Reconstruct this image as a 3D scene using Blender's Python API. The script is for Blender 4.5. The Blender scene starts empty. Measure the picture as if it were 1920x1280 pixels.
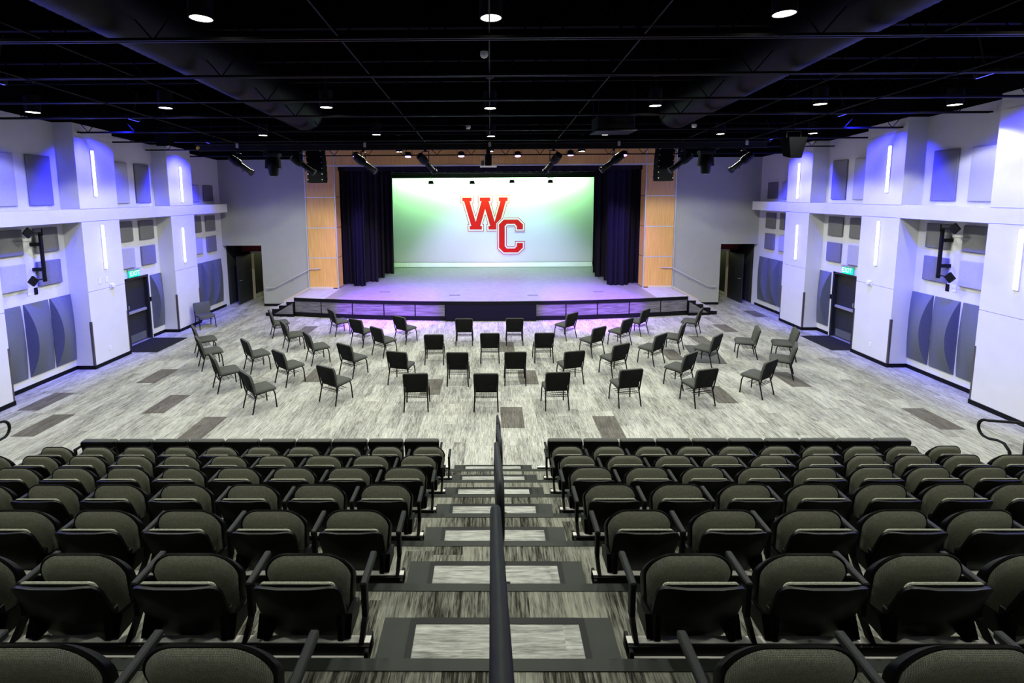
import bpy, math, random
from mathutils import Vector, Matrix
from mathutils.geometry import tessellate_polygon

S = bpy.context.scene
COL = S.collection
PI = math.pi
random.seed(7)

# ------------------------------------------------------------------ camera
F_PX, PITCH, YAW, ROLL, CX, CY = 885.0, .10874, -.00725, .00523, 912.743, 461.311
cam_d = bpy.data.cameras.new('camera')
cam = bpy.data.objects.new('camera', cam_d)
COL.objects.link(cam)
Fv = Vector((math.sin(YAW)*math.cos(PITCH), math.cos(YAW)*math.cos(PITCH), -math.sin(PITCH)))
R0 = Vector((math.cos(YAW), -math.sin(YAW), 0)); U0 = R0.cross(Fv)
Rv = math.cos(ROLL)*R0 - math.sin(ROLL)*U0; Uv = math.sin(ROLL)*R0 + math.cos(ROLL)*U0
cam.matrix_world = Matrix(((Rv.x, Uv.x, -Fv.x, 0), (Rv.y, Uv.y, -Fv.y, 0), (Rv.z, Uv.z, -Fv.z, 4.5), (0, 0, 0, 1)))
cam_d.sensor_width = 36.0
cam_d.lens = F_PX/1920*36.0
cam_d.shift_x = (960-CX)/1920
cam_d.shift_y = -(640-CY)/1920
cam_d.clip_start = .05; cam_d.clip_end = 200
S.camera = cam

# ------------------------------------------------------------------ world, view
w = bpy.data.worlds.new('world'); S.world = w; w.use_nodes = True
w.node_tree.nodes['Background'].inputs[0].default_value = (.5, .55, .7, 1)
w.node_tree.nodes['Background'].inputs[1].default_value = .001
S.view_settings.view_transform = 'Standard'
S.view_settings.look = 'None'
S.view_settings.gamma = 1.0
S.view_settings.use_curve_mapping = False
S.view_settings.exposure = 0.0
try:
    S.cycles.use_denoising = True
    S.cycles.max_bounces = 5
    S.cycles.diffuse_bounces = 3
    S.cycles.glossy_bounces = 2
    S.cycles.sample_clamp_indirect = 4.0
    S.cycles.caustics_reflective = False
    S.cycles.caustics_refractive = False
except Exception:
    pass

# ------------------------------------------------------------------ lights
def spot(name, loc, aim, power, color, angle, blend=.6, size=.08):
    d = bpy.data.lights.new(name, 'SPOT'); d.energy = power; d.color = color
    d.spot_size = math.radians(angle); d.spot_blend = blend; d.shadow_soft_size = size
    o = bpy.data.objects.new(name, d); COL.objects.link(o); o.location = loc
    o.rotation_euler = (Vector(aim)-Vector(loc)).to_track_quat('-Z', 'Y').to_euler()
    return o
def arealight(name, loc, aim, power, color, sx, sy, spread=180):
    d = bpy.data.lights.new(name, 'AREA'); d.shape = 'RECTANGLE'; d.size = sx; d.size_y = sy
    d.energy = power; d.color = color; d.spread = math.radians(spread)
    o = bpy.data.objects.new(name, d); COL.objects.link(o); o.location = loc
    o.rotation_euler = (Vector(aim)-Vector(loc)).to_track_quat('-Z', 'Y').to_euler()
    return o

WARM = (.97, 1.0, .86)
LAMPS = []                                   # x, y, z of lit lens, lit
for x, z in ((-9.9, 6.56), (-6.75, 6.54), (-3.32, 6.53), (.02, 6.51), (3.37, 6.53), (6.75, 6.54), (9.7, 6.56)):
    LAMPS.append((x, 5.67, z, True))
for x, z in ((-9.47, 6.24), (-6.7, 6.31), (-3.37, 6.3), (.01, 6.26), (3.4, 6.29), (6.77, 6.3), (9.51, 6.27)):
    LAMPS.append((x, 9.97, z, True))
for x, z in ((-9.6, 6.21), (-6.78, 6.29), (-3.38, 6.29), (.04, 6.22), (3.45, 6.25), (6.86, 6.25), (9.59, 6.25)):
    LAMPS.append((x, 14.35, z, True))
for x, z in ((-6.8, 6.15), (-3.39, 6.1), (.02, 6.1), (3.43, 6.08), (6.85, 6.15)):
    LAMPS.append((x, 17.9, z, abs(x) < 5))
P_LAMP = 385
for x, y, z, lit in LAMPS:
    if lit:
        k = .2 if y > 17 else (((.2 if x < 0 else .42) if y < 14 else .03) if abs(x) > 9 else (1.3 if y > 14 else 1))
        spot('downlight_beam', (x, y, z-.09), (x, y, 0), P_LAMP*k, WARM, 104 if y > 17 else (124 if abs(x) > 9 else 146), .18, .08)
for x in (-6.75, -3.32, .02, 3.37, 6.75):    # the rank of downlights above and behind the seating
    spot('downlight_beam', (x, 1.3, 6.7), (x, 1.3, 0), P_LAMP*.3, WARM, 146, .5, .08)

BLUE = (.025, .025, 1.0)
BLUES = [(8.41, 8.3, 6.46), (8.72, 11.9, 6.41), (9.06, 15.5, 6.22), (-8.86, 11.9, 6.39), (-9.16, 15.5, 6.22), (-8.5, 8.3, 6.47)]
BLUE_AIM = []
for x, y, z in BLUES:
    s = 1 if x > 0 else -1
    yc = {8.3: 9.0, 11.9: 12.4, 15.5: 15.8}[y]
    aim = (10.25 if s > 0 else -10.35, yc, 4.55)
    BLUE_AIM.append(aim)
    spot('blue_wash_beam', (x+s*.09, y, z-.06), aim, 3600, BLUE, 76, .9, .10)
PURPLE = (.42, .16, 1.0)
PARS = [(-4.92, 5.94), (-3.01, 5.93), (-1.05, 5.94), (1.03, 5.93), (2.97, 5.96), (4.92, 5.93)]
for x, z in PARS:
    spot('stage_wash_beam', (x, 17.6, z-.17), (x*.95, 18.2, .7), 1500, (.30, .15, 1.0), 88, .8, .08)
for x in (-3.2, 3.2):                        # profile spots on the lighting bar, crossed on to the stage front
    spot('profile_spot_beam', (x*1.25, 12.75, 4.95), (x*1.16, 16.9, .3), 8500, (.27, .05, 1.0), 38, .35, .04)
spot('cyc_top_green', (0, 23.4, 5.9), (0, 24.6, 3.2), 10, (.3, 1, .3), 120, .8, .1)
arealight('cyc_wash_green', (0, 23.95, 5.75), (0, 24.6, 3.4), 470, (.36, 1.0, .34), 10.2, .2, 150)
arealight('cyc_wash_white', (.3, 23.6, 5.75), (.3, 24.6, 5.0), 80, (.85, 1.0, .85), 6.0, .2, 120)
spot('cyc_violet_beam', (-1.5, 19.6, 5.6), (-1.2, 24.6, 0.6), 1500, (.5, .30, 1.0), 60, 1.0, .1)
spot('cyc_violet_beam', (2.2, 19.6, 5.6), (2.2, 24.6, 0.5), 1300, (.42, .34, 1.0), 62, 1.0, .1)
for x in (-2.9, -.9, 1.1, 3.0):
    spot('upstage_wash_beam', (x, 23.4, 4.95), (x, 21.6, .7), 70, (.75, .4, 1.0), 90, .8, .08)
# dim lamps in the passages beyond the two openings beside the stage
for x in (-9.9, 9.9):
    d = bpy.data.lights.new('passage_lamp', 'POINT'); d.energy = 34; d.color = (.95, 1.0, .55); d.shadow_soft_size = .15
    o = bpy.data.objects.new('passage_lamp', d); COL.objects.link(o); o.location = (x, 22.3, 2.25)

# ------------------------------------------------------------------ materials
def new_mat(name):
    m = bpy.data.materials.new(name); m.use_nodes = True
    return m, m.node_tree.nodes, m.node_tree.links, m.node_tree.nodes['Principled BSDF']
def plain(name, c, rough=.5, metal=0, spec=.5, noise=0, scale=40, bump=0):
    m, N, L, b = new_mat(name)
    b.inputs['Base Color'].default_value = (*c, 1); b.inputs['Roughness'].default_value = rough
    b.inputs['Metallic'].default_value = metal; b.inputs['Specular IOR Level'].default_value = spec
    if noise or bump:
        g = N.new('ShaderNodeNewGeometry'); n = N.new('ShaderNodeTexNoise'); n.inputs['Scale'].default_value = scale
        n.inputs['Detail'].default_value = 3
        L.new(g.outputs['Position'], n.inputs['Vector'])
        if noise:
            r = N.new('ShaderNodeMapRange'); r.inputs[1].default_value = .3; r.inputs[2].default_value = .7
            r.inputs[3].default_value = 1-noise; r.inputs[4].default_value = 1+noise
            L.new(n.outputs['Fac'], r.inputs[0])
            mx = N.new('ShaderNodeVectorMath'); mx.operation = 'SCALE'; mx.inputs[0].default_value = c
            L.new(r.outputs[0], mx.inputs['Scale']); L.new(mx.outputs[0], b.inputs['Base Color'])
        if bump:
            bp = N.new('ShaderNodeBump'); bp.inputs['Strength'].default_value = bump; bp.inputs['Distance'].default_value = .01
            L.new(n.outputs['Fac'], bp.inputs['Height']); L.new(bp.outputs[0], b.inputs['Normal'])
    return m
def emis(name, c, strength):
    m, N, L, b = new_mat(name)
    b.inputs['Base Color'].default_value = (*c, 1)
    b.inputs['Emission Color'].default_value = (*c, 1); b.inputs['Emission Strength'].default_value = strength
    return m
def math_node(N, L, op, a, b=None):
    n = N.new('ShaderNodeMath'); n.operation = op
    for i, v in enumerate((a, b)):
        if v is None: continue
        if isinstance(v, (int, float)): n.inputs[i].default_value = v
        else: L.new(v, n.inputs[i])
    return n.outputs[0]
def carpet(name, light, dark, along='y', plank=(.4572, .9144), contrast=.55, plankvar=.35):
    """striated plank carpet: streaks run along one axis, every plank has its own tone"""
    m, N, L, b = new_mat(name)
    g = N.new('ShaderNodeNewGeometry'); sp = N.new('ShaderNodeSeparateXYZ'); L.new(g.outputs['Position'], sp.inputs[0])
    X, Y = sp.outputs[0], sp.outputs[1]
    Yz = math_node(N, L, 'SUBTRACT', Y, sp.outputs[2])
    U, V = (X, Yz) if along == 'y' else (Yz, X)
    col = math_node(N, L, 'FLOOR', math_node(N, L, 'DIVIDE', U, plank[0]/2))
    wn = N.new('ShaderNodeTexWhiteNoise'); wn.noise_dimensions = '1D'; L.new(col, wn.inputs['W'])
    row = math_node(N, L, 'FLOOR', math_node(N, L, 'ADD', math_node(N, L, 'DIVIDE', V, plank[1]), wn.outputs['Value']))
    cb = N.new('ShaderNodeCombineXYZ'); L.new(col, cb.inputs[0]); L.new(row, cb.inputs[1])
    wp = N.new('ShaderNodeTexWhiteNoise'); wp.noise_dimensions = '3D'; L.new(cb.outputs[0], wp.inputs['Vector'])
    def streak(su, sv, detail, off):
        v = N.new('ShaderNodeCombineXYZ')
        L.new(math_node(N, L, 'MULTIPLY', U, su), v.inputs[0]); L.new(math_node(N, L, 'MULTIPLY', V, sv), v.inputs[1])
        L.new(math_node(N, L, 'MULTIPLY', wp.outputs['Value'], off), v.inputs[2])
        n = N.new('ShaderNodeTexNoise'); n.inputs['Scale'].default_value = 1; n.inputs['Detail'].default_value = detail
        n.inputs['Roughness'].default_value = .65
        L.new(v.outputs[0], n.inputs['Vector']); return n.outputs['Fac']
    s1 = streak(52, 3.6, 3, 37.0); s2 = streak(150, 12, 2, 61.0); s3 = streak(7, 1.2, 2, 9.0)
    a = math_node(N, L, 'ADD', math_node(N, L, 'MULTIPLY', s1, .5), math_node(N, L, 'MULTIPLY', s2, .32))
    a = math_node(N, L, 'ADD', a, math_node(N, L, 'MULTIPLY', s3, .18))
    a = math_node(N, L, 'MULTIPLY', math_node(N, L, 'SUBTRACT', a, .5), contrast*5.5)
    pv = math_node(N, L, 'MULTIPLY', math_node(N, L, 'SUBTRACT', wp.outputs['Value'], .5), plankvar)
    t = math_node(N, L, 'ADD', math_node(N, L, 'ADD', a, pv), .5)
    cl = N.new('ShaderNodeClamp'); L.new(t, cl.inputs[0])
    mx = N.new('ShaderNodeMix'); mx.data_type = 'RGBA'; mx.inputs[6].default_value = (*dark, 1); mx.inputs[7].default_value = (*light, 1)
    L.new(cl.outputs[0], mx.inputs[0]); L.new(mx.outputs[2], b.inputs['Base Color'])
    b.inputs['Roughness'].default_value = .95; b.inputs['Specular IOR Level'].default_value = .1
    bp = N.new('ShaderNodeBump'); bp.inputs['Strength'].default_value = .25; bp.inputs['Distance'].default_value = .004
    L.new(s2, bp.inputs['Height']); L.new(bp.outputs[0], b.inputs['Normal'])
    return m
def wood(name, c1, c2, axis='z', scale=1.0, rough=.35):
    m, N, L, b = new_mat(name)
    g = N.new('ShaderNodeNewGeometry'); mp = N.new('ShaderNodeMapping')
    sc = {'z': (30, 30, 1.3), 'x': (1.2, 14, 34)}[axis]
    mp.inputs['Scale'].default_value = tuple(scale*q for q in sc)
    L.new(g.outputs['Position'], mp.inputs['Vector'])
    n = N.new('ShaderNodeTexNoise'); n.inputs['Scale'].default_value = 1; n.inputs['Detail'].default_value = 4
    L.new(mp.outputs[0], n.inputs['Vector'])
    mx = N.new('ShaderNodeMix'); mx.data_type = 'RGBA'; mx.inputs[6].default_value = (*c1, 1); mx.inputs[7].default_value = (*c2, 1)
    r = N.new('ShaderNodeMapRange'); r.inputs[1].default_value = .35; r.inputs[2].default_value = .65
    L.new(n.outputs['Fac'], r.inputs[0]); L.new(r.outputs[0], mx.inputs[0]); L.new(mx.outputs[2], b.inputs['Base Color'])
    b.inputs['Roughness'].default_value = rough
    return m
def fabric(name, c, var=.35, scale=260, bump=.4, sheen=0):
    m, N, L, b = new_mat(name)
    tc = N.new('ShaderNodeTexCoord')
    n = N.new('ShaderNodeTexNoise'); n.inputs['Scale'].default_value = scale; n.inputs['Detail'].default_value = 2
    L.new(tc.outputs['Object'], n.inputs['Vector'])
    r = N.new('ShaderNodeMapRange'); r.inputs[1].default_value = .3; r.inputs[2].default_value = .7
    r.inputs[3].default_value = 1-var; r.inputs[4].default_value = 1+var
    L.new(n.outputs['Fac'], r.inputs[0])
    mx = N.new('ShaderNodeVectorMath'); mx.operation = 'SCALE'; mx.inputs[0].default_value = c
    L.new(r.outputs[0], mx.inputs['Scale']); L.new(mx.outputs[0], b.inputs['Base Color'])
    b.inputs['Roughness'].default_value = .95; b.inputs['Specular IOR Level'].default_value = .15
    bp = N.new('ShaderNodeBump'); bp.inputs['Strength'].default_value = bump; bp.inputs['Distance'].default_value = .003
    L.new(n.outputs['Fac'], bp.inputs['Height']); L.new(bp.outputs[0], b.inputs['Normal'])
    return m
def weave(name, c1, c2, pitch=.006):
    m, N, L, b = new_mat(name)
    tc = N.new('ShaderNodeTexCoord'); mp = N.new('ShaderNodeMapping')
    mp.inputs['Scale'].default_value = (1/pitch,)*3
    L.new(tc.outputs['Object'], mp.inputs['Vector'])
    v = N.new('ShaderNodeTexVoronoi'); v.voronoi_dimensions = '2D'; v.inputs['Scale'].default_value = 1; v.inputs['Randomness'].default_value = .3
    sx = N.new('ShaderNodeSeparateXYZ'); cx = N.new('ShaderNodeCombineXYZ'); L.new(mp.outputs[0], sx.inputs[0])
    L.new(sx.outputs[0], cx.inputs[0]); L.new(sx.outputs[2], cx.inputs[1]); L.new(cx.outputs[0], v.inputs['Vector'])
    n = N.new('ShaderNodeTexNoise'); n.inputs['Scale'].default_value = 45; L.new(tc.outputs['Object'], n.inputs['Vector'])
    t = math_node(N, L, 'ADD', math_node(N, L, 'MULTIPLY', v.outputs['Distance'], 1.3), math_node(N, L, 'MULTIPLY', n.outputs['Fac'], .35))
    t = math_node(N, L, 'SUBTRACT', t, .3)
    mx = N.new('ShaderNodeMix'); mx.data_type = 'RGBA'; mx.inputs[6].default_value = (*c1, 1); mx.inputs[7].default_value = (*c2, 1)
    cl = N.new('ShaderNodeClamp'); L.new(t, cl.inputs[0])
    L.new(cl.outputs[0], mx.inputs[0]); L.new(mx.outputs[2], b.inputs['Base Color'])
    b.inputs['Roughness'].default_value = .9; b.inputs['Specular IOR Level'].default_value = .15
    return m

M = dict(
    floor=carpet('carpet_floor', (.56, .56, .515), (.11, .107, .095), 'y', contrast=.66, plankvar=.30),
    tile=carpet('carpet_dark_plank', (.20, .185, .165), (.045, .04, .035), 'y', contrast=.6, plankvar=.1),
    tread=carpet('carpet_tread', (.25, .25, .21), (.018, .0165, .013), 'y', contrast=.8, plankvar=.8),
    insert=carpet('carpet_insert', (.50, .50, .47), (.14, .14, .13), 'x', contrast=.7, plankvar=.1),
    stagecarpet=carpet('carpet_wing', (.55, .54, .53), (.27, .26, .25), 'y', contrast=.4, plankvar=.15),
    stagefloor=plain('stage_floor', (.21, .20, .22), .42, noise=.12, scale=5),
    white=plain('white_paint', (.62, .62, .62), .75, spec=.25, noise=.02, scale=3),
    grey=plain('grey_paint', (.37, .375, .37), .8, spec=.25, noise=.02, scale=3),
    black=plain('black_paint', (.0015, .0015, .002), .85, spec=.05),
    ceil=plain('black_deck', (.0003, .0003, .0004), .9, spec=.0),
    steel=plain('black_steel', (.002, .002, .0025), .55, spec=.18),
    pipe=plain('painted_pipe', (.002, .002, .0035), .5, spec=.12),
    duct=plain('spiral_duct', (.0016, .0016, .0028), .5, spec=.09),
    plastic=plain('black_plastic', (.0012, .0012, .0015), .42, spec=.12),
    armpad=plain('armrest_plastic', (.008, .009, .008), .5, spec=.15, bump=.2, scale=300),
    rubber=plain('black_vinyl', (.003, .003, .0045), .5, spec=.16),
    nosing=plain('nosing_vinyl', (.0085, .0105, .0082), .6, spec=.3),
    cream=plain('pale_metal', (.80, .77, .72), .55, metal=0, noise=.1, scale=12),  # on the seat rails this pale tone has overhead light painted in
    seat=weave('seat_weave', (.09, .092, .074), (.50, .50, .41), .0052),
    chair=fabric('chair_fabric', (.075, .078, .072), .25, 200),
    chairback=fabric('chair_back_fabric', (.008, .0085, .008), .25, 200),
    blackmetal=plain('chair_frame', (.002, .002, .0025), .45, spec=.2),
    panelL=fabric('acoustic_fabric_pale', (.40, .40, .41), .22, 130, .2),
    panelM=fabric('acoustic_fabric_grey', (.16, .16, .165), .25, 130, .2),
    panelD=fabric('acoustic_fabric_slate', (.115, .125, .16), .25, 130, .2),
    maple=wood('maple_veneer', (.62, .33, .085), (.76, .44, .14), 'z', rough=.3),
    alu=plain('aluminium', (.66, .66, .70), .35, metal=.45),
    stagepanel=wood('grey_laminate', (.07, .065, .075), (.19, .18, .20), 'x', rough=.35),
    curtain=plain('black_velour', (.012, .010, .016), .9, spec=.1),
    curtainP=plain('purple_velour', (.006, .004, .018), .85, spec=.15),
    cyc=plain('cyclorama_cloth', (.80, .80, .80), .9, spec=.1),
    red=plain('print_red', (.72, .014, .012), .7, spec=.1),
    redline=plain('print_dark_red', (.50, .02, .03), .7, spec=.1),
    printwhite=plain('print_white', (.85, .82, .84), .8, spec=.1),
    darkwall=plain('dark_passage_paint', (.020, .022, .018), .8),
    redwall=plain('red_paint', (.20, .008, .010), .7),
    door=plain('dark_door', (.016, .017, .022), .45, noise=.05, scale=4),
    doorframe=plain('dark_frame', (.012, .012, .016), .4),
    chrome=plain('brushed_steel', (.5, .5, .52), .35, metal=.6),
    mat=plain('entrance_mat', (.020, .020, .022), .95, spec=.1, noise=.3, scale=90, bump=.6),
    plate=plain('white_plastic', (.72, .72, .72), .4),
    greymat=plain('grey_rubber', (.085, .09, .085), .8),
    strip=emis('led_strip_lens', (.88, .88, 1.0), 5.0),
    lens=emis('downlight_lens', (1.0, .97, .84), 14.0),
    parlens=emis('violet_par_lens', (.52, .20, 1.0), 12.0),
    pinklens=emis('pink_par_lens', (.75, .35, 1.0), 1.2),
    bluelens=emis('blue_led_lens', (.06, .06, 1.0), 7.0),
    exitgreen=emis('exit_green', (.0, .55, .28), 1.0),
    exitwhite=emis('exit_letters', (.75, 1.0, .88), 1.2),
    yellow=plain('yellow_tag', (.75, .55, .03), .5),
    trimwood=plain('pale_stringer', (.62, .54, .46), .5),
    copper=plain('corner_guard', (.10, .085, .085), .35, metal=.3),
)

# ------------------------------------------------------------------ mesh helpers
class MB:
    def __init__(s): s.v = []; s.f = []
    def add(s, vs, fs):
        n = len(s.v); s.v += [tuple(v) for v in vs]; s.f += [tuple(n+i for i in f) for f in fs]; return s
    def box(s, x0, x1, y0, y1, z0, z1):
        return s.add([(x0, y0, z0), (x1, y0, z0), (x1, y1, z0), (x0, y1, z0), (x0, y0, z1), (x1, y0, z1), (x1, y1, z1), (x0, y1, z1)],
                     [(0, 3, 2, 1), (4, 5, 6, 7), (0, 1, 5, 4), (1, 2, 6, 5), (2, 3, 7, 6), (3, 0, 4, 7)])
    def bev(s, x0, x1, y0, y1, z0, z1, b=.01):
        """box with chamfered edges"""
        vs = []
        for sx in (0, 1):
            for sy in (0, 1):
                for sz in (0, 1):
                    X = (x0, x1)[sx]; Y = (y0, y1)[sy]; Z = (z0, z1)[sz]
                    dx = b*(1-2*sx); dy = b*(1-2*sy); dz = b*(1-2*sz)
                    vs += [(X, Y+dy, Z+dz), (X+dx, Y, Z+dz), (X+dx, Y+dy, Z)]
        def i(sx, sy, sz, a): return ((sx*2+sy)*2+sz)*3+a
        F = []
        for sx in (0, 1): F.append([i(sx, 0, 0, 0), i(sx, 1, 0, 0), i(sx, 1, 1, 0), i(sx, 0, 1, 0)][::(1 if sx else -1)])
        for sy in (0, 1): F.append([i(0, sy, 0, 1), i(1, sy, 0, 1), i(1, sy, 1, 1), i(0, sy, 1, 1)][::(-1 if sy else 1)])
        for sz in (0, 1): F.append([i(0, 0, sz, 2), i(1, 0, sz, 2), i(1, 1, sz, 2), i(0, 1, sz, 2)][::(1 if sz else -1)])
        for sx in (0, 1):
            for sy in (0, 1): F.append([i(sx, sy, 0, 0), i(sx, sy, 1, 0), i(sx, sy, 1, 1), i(sx, sy, 0, 1)])
        for sx in (0, 1):
            for sz in (0, 1): F.append([i(sx, 0, sz, 0), i(sx, 1, sz, 0), i(sx, 1, sz, 2), i(sx, 0, sz, 2)])
        for sy in (0, 1):
            for sz in (0, 1): F.append([i(0, sy, sz, 1), i(1, sy, sz, 1), i(1, sy, sz, 2), i(0, sy, sz, 2)])
        for sx in (0, 1):
            for sy in (0, 1):
                for sz in (0, 1): F.append([i(sx, sy, sz, 0), i(sx, sy, sz, 1), i(sx, sy, sz, 2)])
        return s.add(vs, F)
    def hexa(s, p):
        """8 free corners: bottom ring then top ring"""
        return s.add(p, [(0, 3, 2, 1), (4, 5, 6, 7), (0, 1, 5, 4), (1, 2, 6, 5), (2, 3, 7, 6), (3, 0, 4, 7)])
    def tube(s, path, r, n=8, caps=True, closed=False):
        P = [Vector(p) for p in path]; m = len(P); rings = []
        up = None
        for i in range(m):
            if closed: t = (P[(i+1) % m]-P[i-1])
            else: t = P[min(i+1, m-1)]-P[max(i-1, 0)]
            t.normalize()
            if up is None:
                a = Vector((0, 0, 1)) if abs(t.z) < .9 else Vector((1, 0, 0))
                up = (a-t*a.dot(t)).normalized()
            else:
                up = (up-t*up.dot(t))
                up = up.normalized() if up.length > 1e-6 else t.orthogonal().normalized()
            sd = t.cross(up)
            rr = r[i] if isinstance(r, (list, tuple)) else r
            rings.append([P[i]+rr*(math.cos(2*PI*k/n)*up+math.sin(2*PI*k/n)*sd) for k in range(n)])
        vs = [v for R in rings for v in R]; fs = []
        for i in range(m if closed else m-1):
            j = (i+1) % m
            for k in range(n):
                l = (k+1) % n; fs.append((i*n+k, i*n+l, j*n+l, j*n+k))
        if caps and not closed:
            fs.append(tuple(range(n))[::-1]); fs.append(tuple((m-1)*n+k for k in range(n)))
        return s.add(vs, fs)
    def cyl(s, p0, p1, r, n=16, r1=None): return s.tube([p0, p1], [r, r if r1 is None else r1], n)
    def prism(s, poly, fn, d0, d1):
        """polygon (list of 2D) extruded between two depths; fn(u,v,d)->xyz"""
        n = len(poly); tris = tessellate_polygon([[Vector((u, v, 0)) for u, v in poly]])
        vs = [fn(u, v, d0) for u, v in poly]+[fn(u, v, d1) for u, v in poly]
        fs = [tuple(t) for t in tris]+[tuple(n+i for i in t[::-1]) for t in tris]
        fs += [(i, (i+1) % n, n+(i+1) % n, n+i) for i in range(n)]
        return s.add(vs, fs)
    def pad(s, outline, rings, fn, close0=True, close1=True):
        """cushion: outline of (u,v); rings of (inset, w); fn(u,v,w)->xyz"""
        n = len(outline); cu = sum(p[0] for p in outline)/n; cv = sum(p[1] for p in outline)/n
        mu = max(abs(p[0]-cu) for p in outline); mv = max(abs(p[1]-cv) for p in outline)
        vs = []
        for ins, wv in rings:
            for u, v in outline:
                vs.append(fn(cu+(u-cu)*(1-ins/mu), cv+(v-cv)*(1-ins/mv), wv))
        fs = []
        for i in range(len(rings)-1):
            for k in range(n):
                l = (k+1) % n; fs.append((i*n+k, i*n+l, (i+1)*n+l, (i+1)*n+k))
        m = len(rings)
        if close0:
            vs.append(fn(cu, cv, rings[0][1])); c = len(vs)-1
            fs += [(c, (k+1) % n, k) for k in range(n)]
        if close1:
            vs.append(fn(cu, cv, rings[-1][1])); c = len(vs)-1
            fs += [(c, (m-1)*n+k, (m-1)*n+(k+1) % n) for k in range(n)]
        return s.add(vs, fs)
    def build(s, name, mat, parent=None, loc=None, smooth=None):
        me = bpy.data.meshes.new(name); me.from_pydata(s.v, [], s.f); me.update()
        import bmesh
        b = bmesh.new(); b.from_mesh(me); bmesh.ops.recalc_face_normals(b, faces=b.faces); b.to_mesh(me); b.free()
        me.materials.append(mat)
        if smooth is not None:
            me.shade_smooth(); me.set_sharp_from_angle(angle=math.radians(smooth))
        o = bpy.data.objects.new(name, me); COL.objects.link(o)
        if loc: o.location = loc
        if parent: o.parent = parent
        return o
def tag(o, label=None, cat=None, group=None, kind=None):
    if label: o['label'] = label
    if cat: o['category'] = cat
    if group: o['group'] = group
    if kind: o['kind'] = kind
    return o
def empty(name, loc=(0, 0, 0), label=None, cat=None, group=None, kind=None, rz=0):
    o = bpy.data.objects.new(name, None); COL.objects.link(o); o.location = loc; o.rotation_euler.z = rz
    o.empty_display_size = .1
    return tag(o, label, cat, group, kind)
def copy_tree(o, parent=None):
    c = o.copy(); COL.objects.link(c)
    if parent: c.parent = parent
    for ch in KIDS.get(o.name, []): copy_tree(ch, c)
    return c
KIDS = {}
def kids(*objs):
    for o in objs: KIDS.setdefault(o.parent.name, []).append(o)
def register(root):
    for o in list(COL.objects):
        p = o.parent
        while p is not None:
            if p == root: KIDS.setdefault(o.parent.name, []).append(o); break
            p = p.parent
def rounded(hw, v0, v1, r0, r1, n=5, arch=0):
    """outline: half width, bottom, top, bottom radius, top radius"""
    out = []
    for cx_, cy_, r, a0 in ((hw-r0, v0+r0, r0, -PI/2), (hw-r1, v1-r1, r1, 0), (-(hw-r1), v1-r1, r1, PI/2), (-(hw-r0), v0+r0, r0, PI)):
        for i in range(n+1):
            a = a0+PI/2*i/n; out.append((cx_+r*math.cos(a), cy_+r*math.sin(a)))
    return [(u, v+arch*(1-(u/hw)**2)*(1 if v > (v0+v1)/2 else 0)) for u, v in out]
ORD = ['first', 'second', 'third', 'fourth', 'fifth', 'sixth', 'seventh', 'eighth', 'ninth', 'tenth', 'eleventh']
# ================================================================== SETTING
XL, XR = -10.35, 10.25                       # column faces
WL, WR = -10.84, 10.75                       # recessed walls
YF = 18.93                                   # stage wall
def W(y): return 6.456-.0585*(y-9.77)        # height where the pale walls end
def CEIL(y): return 7.7-.055*y
N0, ND, NR = 7.592, .80283, .33541           # tier k: front edge at N0-ND*k, height NR*k
def NY(k): return N0-ND*k

fl = MB().box(-11.3, 11.2, -1.2, 25.6, -.2, 0).build('floor', M['floor']); tag(fl, kind='structure')
DARK = [(-8.61, 10.97), (-10.06, 9.51), (-7.29, 9.37), (-5.86, 8.3), (-1.62, 10.26), (.2, 8.72), (.69, 10.84), (.24, 13.18), (4.9, 9.79),
        (4.86, 12.45), (6.28, 13.74), (7.66, 15.07), (10.02-.3, 16.98), (2.06, 8.3), (8.6, 8.63), (7.05, 10.66), (-6.42, 15.0), (-9.1, 8.42), (-4.6, 11.0)]
tile_me = None
for x, y in DARK:
    if tile_me is None:
        t = MB().box(0, .4572, 0, .9, 0, .004).build('carpet_plank', M['tile'], fl, (x, y, 0)); tile_me = t.data
    else:
        t = bpy.data.objects.new('carpet_plank', tile_me); COL.objects.link(t); t.parent = fl; t.location = (x, y, 0)
t0 = [c for c in fl.children][0]
for c in fl.children: c['label'] = 'dark brown carpet plank set among the pale ones'
ce = MB(); ce.hexa([(-11.3, -1.2, CEIL(-1.2)), (11.2, -1.2, CEIL(-1.2)), (11.2, YF+.3, CEIL(YF)), (-11.3, YF+.3, CEIL(YF)),
                    (-11.3, -1.2, 8.2), (11.2, -1.2, 8.2), (11.2, YF+.3, 8.2), (-11.3, YF+.3, 8.2)])
tag(ce.build('ceiling', M['ceil']), kind='structure')
tag(MB().box(-11.3, 11.2, -1.4, -1.2, 0, 8.2).build('wall_back', M['grey']), kind='structure')
DOORY = (13.70, 14.66)
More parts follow.
